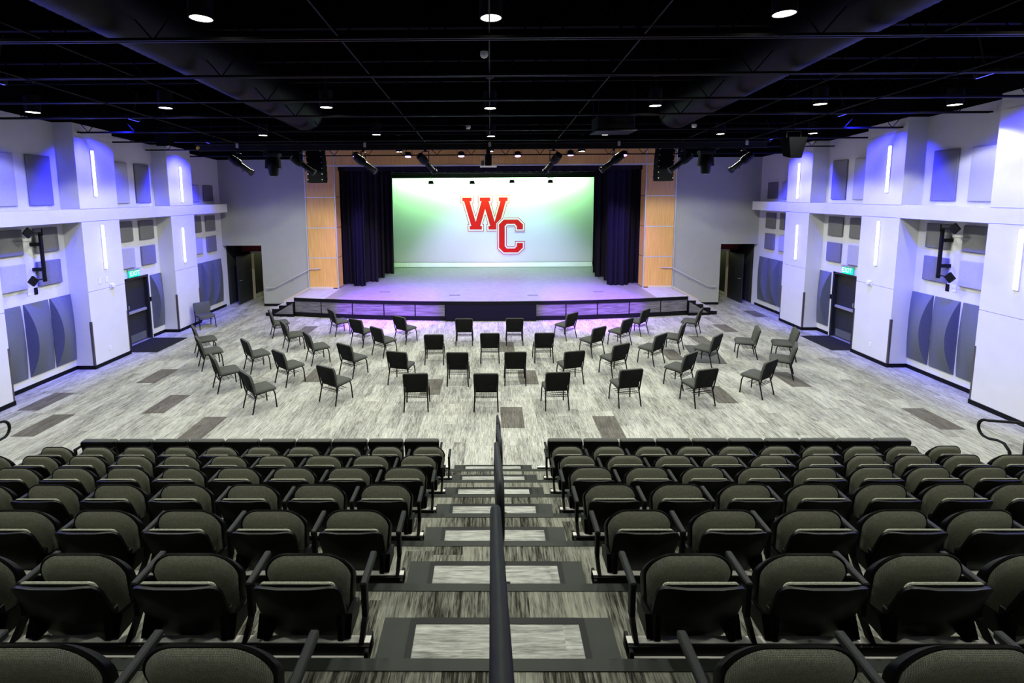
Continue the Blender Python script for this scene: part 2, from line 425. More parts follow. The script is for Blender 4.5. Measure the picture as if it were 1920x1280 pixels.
for side, wx, s in (('left', WL, -1), ('right', WR, 1)):
    x0, x1 = sorted((wx, wx+s*.25))
    m = MB()
    for ya, yb, za in ((-1.2, DOORY[0], 0), (DOORY[0], DOORY[1], 2.06), (DOORY[1], YF+.25, 0)):
        m.hexa([(x0, ya, za), (x1, ya, za), (x1, yb, za), (x0, yb, za), (x0, ya, W(ya)), (x1, ya, W(ya)), (x1, yb, W(yb)), (x0, yb, W(yb))])
    wo = tag(m.build('wall_'+side, M['white']), kind='structure')
    ob = MB().hexa([(x0, -1.2, W(-1.2)), (x1, -1.2, W(-1.2)), (x1, YF+.25, W(YF+.25)), (x0, YF+.25, W(YF+.25)), (x0, -1.2, 8.2), (x1, -1.2, 8.2), (x1, YF+.25, 8.2), (x0, YF+.25, 8.2)])
    ob.build('upper_band', M['black'], wo)
    ct = XL if s < 0 else XR
    a, b = sorted((ct, wx))
    # columns
    ci = 0
    cols = [(1.9, 3.12), (5.22, 6.44), (8.55, 9.77), (11.88, 13.10), (15.25, 16.45)]
    if s < 0: cols = cols[1:]
    for ya, yb in cols:
        ci += 1
        c = MB(); bx0, bx1 = (a+.02, b) if s < 0 else (a, b)
        inner = ct-s*0
        q0, q1 = sorted((ct+s*.018, wx))
        c.hexa([(q0, ya, 0), (q1, ya, 0), (q1, yb, 0), (q0, yb, 0), (q0, ya, W(ya)), (q1, ya, W(ya)), (q1, yb, W(yb)), (q0, yb, W(yb))])
        co = tag(c.build('column', M['white']), kind='structure')
        q0, q1 = sorted((ct, wx))
        MB().hexa([(q0, ya, W(ya)), (q1, ya, W(ya)), (q1, yb, W(yb)), (q0, yb, W(yb)), (q0, ya, 8), (q1, ya, 8), (q1, yb, 8), (q0, yb, 8)]).build('upper_band', M['black'], co)
        zs = [.1, 2.05, 3.862, 4.183, None, 9]
        for k in range(5):
            za = (zs[k] or 0)+(.006 if k else 0)
            f0, f1 = sorted((ct, ct+s*.018))
            top = lambda y: (min((zs[k+1] or 9), 9)-.006 if k < 3 else (W(y)-.33 if k == 3 else W(y)-.001))
            bot = lambda y: (za if k < 4 else W(y)-.318)
            MB().hexa([(f0, ya, bot(ya)), (f1, ya, bot(ya)), (f1, yb, bot(yb)), (f0, yb, bot(yb)), (f0, ya, top(ya)), (f1, ya, top(ya)), (f1, yb, top(yb)), (f0, yb, top(yb))]).build('panel', M['white'], co)
        # baseboard round the column
        t0_, t1_ = sorted((ct-s*.012, wx))
        MB().box(t0_, t1_, ya-.012, yb+.012, 0, .1).build('baseboard', M['rubber'], co)
        for yy in (ya, yb):
            g0, g1 = sorted((ct-s*.004, ct+s*.05))
            MB().box(g0, g1, yy-(.004 if yy == ya else .03), yy+(.03 if yy == ya else .004), .1, 1.27).build('corner_guard', M['copper'], co)
    # soffit beam between the columns
    edges = [(9.77, 11.88), (13.10, 15.25), (16.45, 18.57)]
    edges = [(-1.2, cols[0][0])]+[(cols[i][1], cols[i+1][0]) for i in range(len(cols)-1) if cols[i+1][0] < 9]+edges
    for ya, yb in edges:
        q0, q1 = sorted((ct+s*.001, wx))
        tag(MB().box(q0, q1, ya, yb, 3.862, 4.183).build('ledge_beam', M['white']), kind='structure')
        if yb > 9.8 or True:
            q0, q1 = sorted((wx-s*.012, wx))
            segs = [(ya+.012, yb-.012)] if not (ya < 13.5 < yb) else [(ya+.012, DOORY[0]-.06), (DOORY[1]+.06, yb-.012)]
            for p, q in segs:
                tag(MB().box(q0, q1, p, q, 0, .1).build('baseboard_'+side, M['rubber']), kind='structure')
    q0, q1 = sorted((wx-s*.012, wx))
    tag(MB().box(q0, q1, 18.57, YF, 0, .1).build('baseboard_'+side, M['rubber']), kind='structure')

# stage wall with its two openings
m = MB()
m.box(WL, -9.27, YF, YF+.25, 2.5, W(YF)); m.box(-9.27, -7.376, YF, YF+.25, 0, W(YF))
m.box(7.36, 9.28, YF, YF+.25, 0, W(YF)); m.box(9.28, WR, YF, YF+.25, 2.48, W(YF))
wf = tag(m.build('wall_front', M['grey']), kind='structure')
MB().box(WL, WR, YF, YF+.25, 6.53, 8.2).build('upper_band', M['black'], wf)
MB().box(WL, -7.376, YF, YF+.25, W(YF), 6.53).build('upper_band', M['black'], wf)
MB().box(7.36, WR, YF, YF+.25, W(YF), 6.53).build('upper_band', M['black'], wf)
for x0, x1 in ((-9.27, -8.45), (8.45, 9.28)):
    tag(MB().box(x0, x1, YF-.012, YF, 0, .1).build('baseboard_front', M['rubber']), kind='structure')
# passages beyond the openings
for s in (-1, 1):
    e = WL if s < 0 else WR; i = -9.27 if s < 0 else 9.28
    m = MB()
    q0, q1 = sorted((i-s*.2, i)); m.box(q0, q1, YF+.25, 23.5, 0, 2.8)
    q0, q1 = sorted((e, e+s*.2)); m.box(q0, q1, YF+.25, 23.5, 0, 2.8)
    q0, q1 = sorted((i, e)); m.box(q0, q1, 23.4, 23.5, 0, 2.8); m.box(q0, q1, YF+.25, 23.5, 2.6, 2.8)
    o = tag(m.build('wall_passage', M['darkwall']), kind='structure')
    q0, q1 = sorted((i, e))
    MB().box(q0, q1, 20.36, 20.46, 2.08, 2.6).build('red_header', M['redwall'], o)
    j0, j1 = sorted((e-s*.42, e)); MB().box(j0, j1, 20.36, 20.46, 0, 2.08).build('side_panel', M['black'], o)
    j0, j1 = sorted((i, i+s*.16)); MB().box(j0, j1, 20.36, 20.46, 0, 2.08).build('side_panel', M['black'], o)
    fr = MB(); xa = i+s*.16; xb = e-s*.42
    for xx in (xa, xb): q0, q1 = sorted((xx-.03, xx+.03)); fr.box(q0, q1, 20.3, 20.5, 0, 2.08)
    q0, q1 = sorted((xa, xb)); fr.box(q0, q1, 20.3, 20.5, 2.03, 2.1)
    side = 'left' if s < 0 else 'right'
    d = empty('door_3' if s < 0 else 'door_4', (e-s*.42, 20.3, 0), kind='structure')
    dp = MB(); dx = -s*.0
    dp.box(-.02, .02, -1.15, 0, .01, 2.02).build('door_leaf', M['door'], d)
    h = MB(); h.tube([(-s*.02, -1.05, 1.0), (-s*.07, -1.05, 1.0), (-s*.07, -.92, 1.0)], .01)
    h.build('handle', M['chrome'], d)
    fr.build('door_frame', M['trimwood'], o)

# ---------------------------------------------------------------- proscenium
def hbox(m, x0, x1, y0, y1, z0, z1): return m.box(min(x0, x1), max(x0, x1), y0, y1, z0, z1)
pr = tag(empty('proscenium', (0, YF, .72)), kind='structure')
ZJ = [.735, 1.985, 3.2045, 4.423, 5.667, 6.53]
def pobj(m, name, mat): o = m.build(name, mat, pr); o.matrix_parent_inverse = Matrix.Translation((0, -YF, -.72)); return o
for s in (-1, 1):
    xo, xi = 7.376*s, 6.19*s
    core = MB(); hbox(core, xo-s*.02, xi+s*.02, YF-.0, YF+.6, .72, 6.53); pobj(core, 'pier_core', M['blackmetal'])
    for k in range(5):
        p = MB(); hbox(p, xo-s*.03, xi+s*.03, YF-.03, YF, ZJ[k]+.02, ZJ[k+1]-.02); pobj(p, 'panel', M['maple'])
        p = MB(); hbox(p, xi, xi+s*.02, YF+.01, YF+.6, ZJ[k]+.012, ZJ[k+1]-.012); pobj(p, 'side_panel', M['maple'])
        p = MB(); hbox(p, xo, xi, YF-.036, YF, ZJ[k+1]-.018, ZJ[k+1]+.018)
        pobj(p, 'reveal_strip', M['alu'])
    for xx in (xo-s*.0, xi+s*.0):
        p = MB(); hbox(p, xx-.018, xx+.018, YF-.042, YF+.01, .72, 6.53); pobj(p, 'corner_trim', M['alu'])
p = MB().box(-6.17, 6.17, YF-.03, YF+.3, 5.69, 6.53); pobj(p, 'header_panel', M['maple'])
p = MB().box(-6.19, 6.19, YF-.042, YF+.31, 5.645, 5.69); pobj(p, 'header_trim', M['alu'])

# ---------------------------------------------------------------- stage house
m = MB()
m.box(-9.2, -9.0, YF+.25, 25.4, 0, 7.4); m.box(9.0, 9.2, YF+.25, 25.4, 0, 7.4); m.box(-9.2, 9.2, 25.2, 25.4, 0, 7.4)
m.box(-9.2, 9.2, YF+.25, 25.4, 7.2, 7.4)
tag(m.build('wall_stage', M['black']), kind='structure')

def arc(x, off=0): return 52.38+off-math.sqrt(35.9**2-x*x)
stage = empty('stage', (0, 18, 0), 'low black-edged stage with bowed front and grey laminate panels', 'stage')
def sobj(m, name, mat, parent=None):
    o = m.build(name, mat, parent or stage)
    o.matrix_parent_inverse = Matrix.Translation((0, -18, 0)); return o
def arcprism(x0, x1, off, yback, z0, z1, n=24):
    xs = [x0+(x1-x0)*i/n for i in range(n+1)]
    poly = [(x, arc(x, off)) for x in xs]+[(x1, yback), (x0, yback)]
    return MB().prism(poly, lambda u, v, d: (u, v, d), z0, z1)
sobj(arcprism(-7.33, 7.33, 0, 18.92, .595, .712), 'edge_nosing', M['rubber'])
dk = MB().prism([(x, arc(x, .03)) for x in [-6.1+12.2*i/24 for i in range(25)]]+[(6.1, 18.92), (8.98, 19.55), (8.98, 25.18), (-8.98, 25.18), (-8.98, 19.55), (-6.1, 18.92)],
                lambda u, v, d: (u, v, d), .60, .72)
sobj(dk, 'deck', M['stagefloor'])
for s in (-1, 1):
    a, b = sorted((6.1*s, 7.31*s))
    sobj(arcprism(a, b, .03, 18.89, .70, .721, 4), 'wing_carpet', M['stagecarpet'])
sobj(arcprism(-7.33, 7.33, .045, 18.9, .0, .165), 'kick_board', M['rubber'])
PX = [-7.33, -6.26, -5.05, -3.86, -2.71, -1.62]
for s in (-1, 1):
    for k in range(5):
        xa, xb = sorted((PX[k]*s, PX[k+1]*s)); xa += .02; xb -= .02
        y0a, y0b = arc(xa, .03), arc(xb, .03)
        sobj(MB().hexa([(xa, y0a, .17), (xb, y0b, .17), (xb, y0b+.05, .17), (xa, y0a+.05, .17), (xa, y0a, .592), (xb, y0b, .592), (xb, y0b+.05, .592), (xa, y0a+.05, .592)]), 'front_panel', M['stagepanel'])
sobj(arcprism(-7.30, 7.30, .06, 18.9, .165, .595), 'backing', M['blackmetal'])
sobj(MB().box(-1.60, 1.63, arc(0, .01), arc(0, .3), .0, .592), 'access_panel', M['curtainP'])
for x, y in ((-4.15, 18.2), (-1.35, 17.55), (1.6, 17.5), (4.2, 18.1)):
    sobj(MB().bev(x-.2, x+.2, y-.07, y+.07, .715, .727, .004), 'floor_pocket', M['greymat'])
for s in (-1, 1):
    st = empty('stage_steps', (7.33*s, 18, 0), 'short flight of black-faced carpeted steps at the %s end of the stage' % ('left' if s < 0 else 'right'), 'steps')
    xo = [7.6, 7.9, 8.19, 8.455]
    for k in range(4):
        z1 = .144*(4-k); yf = 17.18+.045*k
        b = MB(); a0, a1 = sorted((7.335*s if k == 0 else xo[k-1]*s, xo[k]*s)); b.box(a0, a1, yf, YF-.005, 0, z1-.012)
        o = b.build('step', M['rubber'], st); o.matrix_parent_inverse = Matrix.Translation((-7.33*s, -18, 0))
        t = MB().box(a0, a1, yf+.03, YF-.04, z1-.012, z1).build('tread', M['stagecarpet'], o)
        t.matrix_parent_inverse = Matrix.Identity(4)
    tri = MB().prism([(7.36*s, .12), (8.05*s, .12), (7.36*s, .52)], lambda u, v, d: (u, d, v), 17.15, 17.18)
    o = tri.build('side_panel', M['stagepanel'], st); o.matrix_parent_inverse = Matrix.Translation((-7.33*s, -18, 0))
    sr = MB().prism([(6.4*s, .722), (7.33*s, .722), (8.46*s, .144), (8.46*s, .23), (7.36*s, .80), (6.4*s, .80)], lambda u, v, d: (u, d, v), YF-.035, YF-.001)
    o = sr.build('stringer', M['trimwood'], st); o.matrix_parent_inverse = Matrix.Translation((-7.33*s, -18, 0))
    # wall handrail
    hr = empty('handrail', (7.6*s, YF, .9), 'pale metal wall handrail above the %s stage steps' % ('left' if s < 0 else 'right'), 'handrail')
    def hp(m, name, mat): o = m.build(name, mat, hr, smooth=50); o.matrix_parent_inverse = Matrix.Translation((-7.6*s, -YF, -.9)); return o
    xs = (9.13, 8.8, 7.3, 6.87)
    hp(MB().tube([(xs[0]*s, YF-.09, .77), (xs[1]*s, YF-.09, .77), (xs[2]*s, YF-.09, 1.54), (xs[3]*s, YF-.09, 1.55)], .02, 10), 'rail', M['alu'])
    for bx, bz in ((9.0, .77), (8.0, 1.18), (7.1, 1.54)):
        hp(MB().tube([(bx*s, YF-.09, bz-.02), (bx*s, YF-.09, bz-.08), (bx*s, YF-.0, bz-.1)], .008, 6).cyl((bx*s, YF, bz-.1), (bx*s, YF-.01, bz-.1), .035, 12), 'bracket', M['chrome'])

# curtains
def curtain(name, x0, x1, y, z0, z1, folds, amp, mat, label, flare=.0, cat='curtain', group=None):
    n = folds*8; rows = 6; m = MB(); vs = []; fs = []
    for layer in (0, 1):
        for j in range(rows+1):
            z = z0+(z1-z0)*j/rows; k = 1-j/rows
            for i in range(n+1):
                t = i/n; a = amp*(.6+.5*k)
                ph = t*folds*2*PI
                x = x0+(x1-x0)*t+.03*math.sin(ph*.37+1)*k
                yy = y+a*math.sin(ph)+.35*a*math.sin(ph*.53+2+j*.1)+layer*.012-flare*k*math.sin(PI*t)
                vs.append((x, yy, z))
    W1 = n+1; L0 = (rows+1)*W1
    for layer in (0, 1):
        for j in range(rows):
            for i in range(n):
                q = layer*L0+j*W1+i; f = (q, q+1, q+W1+1, q+W1); fs.append(f if layer == 0 else f[::-1])
    for i in range(n):
        fs.append((i+1, i, L0+i, L0+i+1)); q = rows*W1+i; fs.append((q, q+1, L0+q+1, L0+q))
    for j in range(rows):
        q = j*W1; fs.append((q, q+W1, L0+q+W1, L0+q)); q = j*W1+n; fs.append((q+W1, q, L0+q, L0+q+W1))
    m.add(vs, fs)
    return tag(m.build(name, mat, smooth=60), label, cat, group)
for s, sd in ((-1, 'left'), (1, 'right')):
    o_ = .06 if s > 0 else 0
    curtain('stage_curtain', *sorted((s*7.2, s*(5.72-.0))), 19.9, .73, 6.5, 7, .07, M['curtain'], 'black side drape tight behind the %s proscenium pier' % sd)
    curtain('stage_curtain', *sorted((s*(5.75), s*(5.2-o_*6))), 19.45, .73, 6.5, 4, .08, M['curtainP'], 'gathered purple-lit velour house curtain at the %s of the stage' % sd, flare=.05)
    curtain('masking_drape', *sorted((s*6.6, s*(4.88+o_))), 20.4, .73, 6.5, 7, .06, M['curtain'], 'first black masking leg inside the %s house curtain' % sd, group='black masking legs')
    curtain('masking_drape', *sorted((s*6.6, s*(4.83-o_))), 21.4, .73, 6.5, 7, .06, M['curtain'], 'second black masking leg, mid-depth on the %s of the stage' % sd, group='black masking legs')
    curtain('masking_drape', *sorted((s*6.6, s*(4.62+o_*5))), 22.5, .73, 6.5, 7, .06, M['curtain'], 'rearmost black masking leg beside the %s edge of the bright backdrop' % sd, group='black masking legs')
curtain('stage_border', -6.17, 6.17, 19.26, 5.47, 6.6, 26, .05, M['curtain'], 'black valance hanging across the top of the stage opening')
curtain('stage_border', -6.6, 6.6, 22.9, 5.58, 6.8, 26, .05, M['curtain'], 'deep black border hanging upstage above the bright backdrop')
# cyclorama
cy = empty('backdrop', (0, 24.6, .95), 'tall pale stage backdrop printed with a red WC monogram', 'backdrop')
def cobj(m, name, mat, parent=cy, smooth=None):
    o = m.build(name, mat, parent, smooth=smooth); o.matrix_parent_inverse = Matrix.Translation((0, -24.6, -.95)); return o
cobj(MB().box(-5.27, 5.37, 24.6, 24.62, .97, 5.36), 'cloth', M['cyc'])
# loosely rippled hem standing on the floor
hm = MB(); vs = []; fs = []
for i in range(241):
    x = -5.22+10.55*i/240; r_ = .006*math.sin(i*1.9)+.006*math.sin(i*.31)
    vs += [(x, 24.5+r_, .97), (x, 24.44+r_*1.5, .80), (x, 24.43+r_, .74)]
for i in range(240):
    for j in (0, 1): fs.append((i*3+j, i*3+3+j, i*3+4+j, i*3+1+j))
hm.add(vs, fs); cobj(hm, 'hem', M['cyc'], smooth=60)
LX = lambda u: -1.54+(u/7.53-23)*.02775
LZ = lambda v: 4.47-(v/7.53-36)*.0280
Wp = [(202, 303), (332, 303), (332, 355), (305, 355), (388, 640), (470, 355), (448, 355), (448, 303), (595, 303), (595, 355), (573, 355), (655, 640), (737, 355), (714, 355), (714, 303), (840, 303), (840, 355), (815, 355), (717, 700), (740, 700), (740, 750), (568, 750), (568, 700), (592, 700), (522, 462), (452, 700), (475, 700), (475, 750), (302, 750), (302, 700), (325, 700), (225, 355), (202, 355)]
Cp = [(785, 612), (985, 612), (1055, 680), (1055, 750), (970, 750), (970, 708), (938, 672), (828, 672), (798, 705), (798, 985), (828, 1020), (938, 1020), (970, 988), (970, 942), (1055, 942), (1055, 1008), (985, 1075), (785, 1075), (715, 1008), (715, 680)]
def offset(poly, d):
    n = len(poly); area = sum(poly[i][0]*poly[(i+1) % n][1]-poly[(i+1) % n][0]*poly[i][1] for i in range(n)); sg = 1 if area > 0 else -1
    out = []
    for i in range(n):
        p0, p1, p2 = Vector(poly[i-1]), Vector(poly[i]), Vector(poly[(i+1) % n])
        a = (p1-p0).normalized(); b = (p2-p1).normalized()
        n1 = Vector((a.y, -a.x))*sg; n2 = Vector((b.y, -b.x))*sg
        bs = (n1+n2); bs = bs/max(.35, bs.length_squared)*2 if bs.length > 1e-6 else n1
        out.append(tuple(p1+bs*d*1.0))
    return out
for poly, y0, nm in ((Wp, 24.597, 'letter_w'), (Cp, 24.588, 'letter_c')):
    fn = lambda u, v, d: (LX(u), d, LZ(v))
    base = cobj(MB().prism(offset(poly, 36), fn, y0, y0-.0015), nm, M['printwhite'])
    cobj(MB().prism(offset(poly, 28), fn, y0-.0016, y0-.003), 'outline', M['redline'], base)
    cobj(MB().prism(offset(poly, 19.5), fn, y0-.0031, y0-.0045), 'inline', M['printwhite'], base)
    cobj(MB().prism(poly, fn, y0-.0046, y0-.006), 'fill', M['red'], base)
    for c in base.children: c.matrix_parent_inverse = Matrix.Identity(4)

# ================================================================== TIERED SEATING
for k in range(1, 9):
    y1, y0, zt = NY(k), NY(k+1), NR*k
    if k == 8: y0 = -1.0
    t = tag(MB().box(-8.1, 8.1, y0, y1, 0, zt).build('seating_tier', M['tread']), kind='structure')
    MB().box(-8.1, 8.1, y1-.052, y1+.006, zt-.035, zt+.004).build('nosing', M['nosing'], t)
    MB().box(-8.1, 8.1, y1+.0005, y1+.004, zt-NR+.001, zt-.036).build('riser', M['rubber'], t)
NAMEROW = {k: ORD[k-1] for k in range(1, 9)}
for k in range(1, 8):
    y1 = NY(k); zb = NR*(k-1); zt = NR*(k-.5)
    st = empty('half_step', (.03, y1, zb), 'carpet-topped half step in the centre aisle, %s up from the floor' % ORD[k-1], 'step', 'half steps of the centre aisle')
    d = .395
    MB().box(-.62, .62, .005, d, 0, NR/2).build('box', M['nosing'], st)
    f = MB(); z = NR/2
    f.box(-.44, .44, d-.045, d-.005, z, z+.006); f.box(-.475, -.44, .01, d-.01, z, z+.006); f.box(.44, .475, .01, d-.01, z, z+.006)
    f.build('frame_lip', M['rubber'], st)
    MB().box(-.44, .44, .01, d-.045, z, z+.004).build('carpet_inset', M['insert'], st)
# ---------------------------------------------------------------- tip-up seats
def bx(y): return y
def make_seat():
    r = empty('tip_up_seat')
    # back shell: leans back over the riser behind it, wraps forward at the sides
    half = [(.075, .220), (.125, .232), (.16, .256), (.184, .295), (.20, .35), (.209, .41), (.213, .49), (.213, .59), (.207, .618), (.192, .637), (.165, .645), (.08, .646)]
    ol = half+[(-u, v) for u, v in half[::-1]]
    def fb(u, v, w): return (u, .20-(v-.235)*.366+.55*u*u+w, v)
    MB().pad(ol, [(.03, -.012), (.0, -.004), (0, .012), (.012, .022)], fb).build('back_shell', M['plastic'], r, smooth=40)
    oc = rounded(.178, .27, .649, .07, .03, 6)
    MB().pad(oc, [(.0, .02), (-.003, .026), (.0, .036), (.03, .042)], fb).build('back_cushion', M['seat'], r, smooth=50)
    # folded seat pan: upholstery faces the back, black pan faces the stage
    os_ = [(u*(.78+.22*min(1, (v-.27)/.2)), v) for u, v in rounded(.213, .27, .668, .08, .115, 8, arch=.026)]
    op = [(u*(.78+.22*min(1, (v-.235)/.22)), v) for u, v in rounded(.229, .235, .678, .10, .125, 8, arch=.026)]
    def fs(u, v, w): return (u, .305-(v-.25)*.24+w, v-max(0, w-.02)*1.1*max(0, (v-.25)/.44))
    MB().pad(os_, [(.05, -.012), (.018, -.006), (.0, .008), (.0, .022)], fs).build('seat_cushion', M['seat'], r, smooth=50)
    MB().pad(op, [(.004, .012), (.0, .02), (.0, .055), (.03, .075)], fs).build('seat_pan', M['plastic'], r, smooth=40)
    # hinge arms and stanchions down to the beam
    for s in (-1, 1):
        MB().bev(s*.185-.018, s*.185+.018, .135, .20, .289, .44, .006).build('stanchion', M['steel'], r)
        MB().hexa([(s*.22-.014, .14, .30), (s*.22+.014, .14, .30), (s*.22+.014, .30, .30), (s*.22-.014, .30, .30),
                   (s*.22-.014, .18, .40), (s*.22+.014, .18, .40), (s*.22+.014, .31, .37), (s*.22-.014, .31, .37)]).build('hinge', M['plastic'], r)
    return r
def arm_parts(r, x):
    """a short armrest on its own slim post"""
    MB().bev(x-.017, x+.017, .19, .415, .522, .555, .006).build('armrest', M['armpad'], r)
    p = MB().bev(x-.014, x+.014, .195, .235, .36, .524, .004)
    p.hexa([(x-.012, .125, .29), (x+.012, .125, .29), (x+.012, .165, .29), (x-.012, .165, .29), (x-.012, .197, .37), (x+.012, .197, .37), (x+.012, .233, .37), (x-.012, .233, .37)])
    p.build('arm_post', M['steel'], r)
seatP = make_seat()
seatA = make_seat()                           # with an armrest on its left
arm_parts(seatA, -.29)
arm_parts(seatP, -.29); arm_parts(seatP, .29)     # the seat at the aisle end of the left block has two
for _s in (seatP, seatA): register(_s)
def make_front_seat():
    r = empty('front_row_seat')
    def fr(u, v, w): return (u, .30+w-(v-.3)*.10, v)
    ol = [(-.235, .20), (.235, .20), (.278, .60), (.262, .632), (-.262, .632), (-.278, .60)]
    MB().pad(ol, [(.01, .0), (0, .01), (0, .05), (.01, .06)], fr).build('back_shell', M['plastic'], r, smooth=35)
    oc = rounded(.272, .30, .645, .04, .035, 5)
    MB().pad(oc, [(.012, .012), (0, .03), (0, .085), (.02, .105)], fr).build('back_cushion', M['chair'], r, smooth=50)
    ol = rounded(.24, .26, .58, .06, .1, 6)
    MB().pad(ol, [(.01, .13), (0, .14), (0, .18), (.03, .20)], fr).build('seat_pan', M['plastic'], r, smooth=40)
    for s in (-1, 1): MB().bev(s*.19-.018, s*.19+.018, .14, .32, .20, .27, .006).build('stanchion', M['steel'], r)
    return r
frontS = make_front_seat(); arm_parts(frontS, -.305); register(frontS)
frontT = make_front_seat(); arm_parts(frontT, -.305); arm_parts(frontT, .305); register(frontT)
ROWX = {'left': -.935, 'right': 1.0}
used = {'A': False, 'P': False, 'F': False, 'T': False}
nseats = {2: 10, 3: 10, 4: 9, 5: 8, 6: 6, 7: 4, 8: 3}
for k in range(1, 9):
    y1 = NY(k); zt = NR*(k-1)
    for side, s in (('left', -1), ('right', 1)):
        drift = .012*(7-k)
        x0 = ROWX[side]+drift
        if k == 1: x0 = -1.10 if s < 0 else 1.17
        n = 10 if k == 1 else nseats[k]
        for i in range(n):
            x = x0+s*.5795*i
            if k == 1: x = x0+s*.572*i
            if k == 1: src, key = (frontT, 'T') if s < 0 and i == 0 else (frontS, 'F')
            else:
                src, key = (seatP, 'P') if s < 0 and i == 0 else (seatA, 'A')
            if not used[key]:
                used[key] = True; o = src
            else: o = copy_tree(src)
            o.location = (x, y1, zt)
            row = 'front row, against the open floor' if k == 1 else ORD[k-1]+' row from the stage'
            where = 'beside centre aisle' if i == 0 else '%s from centre aisle' % ORD[i]
            if k == 1:
                tag(o, 'boxy black-backed seat, %s block, front row, %s' % (side, where), 'seat', 'front row of boxy seats')
            else:
                tag(o, 'folded grey-brown seat, %s block, %s, %s' % (side, row, where), 'seat', 'tip-up theatre seats')
        # beam carrying the row
        xa = x0-s*.33 if k > 1 else (x0-s*.45)
        xb = x0+s*(.5795*(n-1)+.33)
        b = empty('row_mounting_rail', (xa, y1, zt), 'long metal rail with painted-in shade carrying the %s block of the %s seat row from the stage' % (side, ORD[k-1]), 'mounting rail', 'rails under the seat rows')
        L_ = xb-xa; q0, q1 = sorted((0, L_))
        MB().box(q0, q1, .115, .17, .232, .284).build('tube', M['steel'], b)  # rear face of a light grey rail, its shade put in as black
        MB().box(q0, q1, .132, .17, .284, .289).build('lit_top', M['cream'], b)  # lit top of the same rail, brightness put into the colour
        MB().box(q0, q1, .105, .115, .230, .235).build('lit_lower_lip', M['cream'], b)
        e0, e1 = sorted((0, -s*.02)); MB().bev(min(0, s*.02)-.0, max(0, s*.02)+.0, .09, .21, .20, .28, .004).build('end_cap', M['steel'], b)
        for j in range(int(abs(L_)/1.16)+1):
            bxx = s*(.36+1.16*j)
            if abs(bxx) < abs(L_):
                if k > 1: MB().box(bxx-.03, bxx+.03, .004, .13, .12, .234).build('bracket', M['steel'], b)
                else: MB().box(bxx-.03, bxx+.03, .09, .16, 0, .22).build('bracket', M['steel'], b)

# ---------------------------------------------------------------- aisle handrails
def cat_loop(x, ya, yb, lift, drop=.30, r=.021):
    """a hoop of tube lying in the plane x: top rail and lower rail joined by round ends, following the stair slope"""
    g = -NR/ND
    def top(y): return NR*(N0-y)/ND+lift
    P = []; rr = drop/2
    n = 10
    for i in range(7): y = ya+(yb-ya)*i/6; P.append((x, y, top(y)))
    for i in range(1, n):
        a = PI*i/n; P.append((x, yb+rr*.9*math.sin(a), top(yb)-rr+rr*math.cos(a)))
    for i in range(7): y = yb-(yb-ya)*i/6; P.append((x, y, top(y)-drop))
    for i in range(1, n):
        a = PI*i/n; P.append((x, ya-rr*.9*math.sin(a), top(ya)-drop+rr-rr*math.cos(a)))
    return MB().tube(P, r, 12, closed=True)
SEC = [('nearest the camera', -.6, 1.63, 8), ('second from the camera', 2.3, 3.61, 6), ('third from the camera', 3.95, 5.25, 4), ('farthest, ending on the open floor', 5.65, 6.94, 2)]
for nm, ya, yb, kb in SEC:
    x = {8: .016, 6: .045, 4: .078, 2: .10}[kb]
    h = empty('aisle_handrail', (x, NY(kb), NR*kb), 'black tube handrail hoop down the centre aisle, section %s' % nm, 'handrail', 'centre aisle handrails')
    def ho(m, name, mat=M['rubber'], smooth=50):
        o = m.build(name, mat, h, smooth=smooth); o.matrix_parent_inverse = Matrix.Translation((-x, -NY(kb), -NR*kb)); return o
    ho(cat_loop(x, ya, yb, .82), 'hoop')
    yp = NY(kb)+.03 if kb < 8 else NY(7)-.5
    zb = NR*(kb-1)
    yy = NY(kb)+.02
    zr = NR*(N0-yy)/ND+.82-.30
    if ya < yy < yb+.1:
        ho(MB().cyl((x, yy+.02, zb+.1), (x, yy+.02, zr), .017, 10), 'post')
    ho(MB().bev(x+.015, x+.075, yy-.008, yy+.01, NR*kb-.17, NR*kb+.0, .004), 'bracket', M['steel'], None)
for s, sd, x in ((-1, 'left', -7.82), (1, 'right', 7.8)):
    h = empty('side_handrail', (x, 6.6, .3), 'black tube handrail loop at the outer %s side aisle' % sd, 'handrail', 'side aisle handrails')
    def ho(m, name, mat=M['rubber']):
        o = m.build(name, mat, h, smooth=50); o.matrix_parent_inverse = Matrix.Translation((-x, -6.6, -.3)); return o
    g = NR/ND
    P = [(x, 3.2, .93+g*(7.1-3.2)), (x, 5, .93+g*(2.1)), (x, 6.3, .93+g*.8), (x, 7.1, .93)]
    P = [(x, y, .50*0+(.935+g*(7.12-y))) for y in (3.0, 4.5, 5.8, 7.12)]
    for i in range(1, 9):
        a = PI*i/9; P.append((x, 7.12+.13*math.sin(a), .935-.14+.14*math.cos(a)))
    P += [(x, 7.08, .66), (x, 6.95, .70), (x, 6.86, .70), (x, 6.78, .62), (x, 6.74, .45), (x, 6.74, .3)]
    ho(MB().tube(P, .021, 10), 'rail')
    ho(MB().cyl((x+.04*s, 6.62, .34), (x+.04*s, 6.62, 1.2), .022, 10), 'post')
    ho(MB().tube([(x+.03*s, 6.62, .95), (x+.03*s, 4.5, .95+g*2.1)], .016, 8), 'lower_rail')
    ho(MB().tube([(x+.03*s, 6.55, .34), (x+.03*s, 6.5, .8), (x+.03*s, 6.3, 1.1)], .016, 8), 'brace')

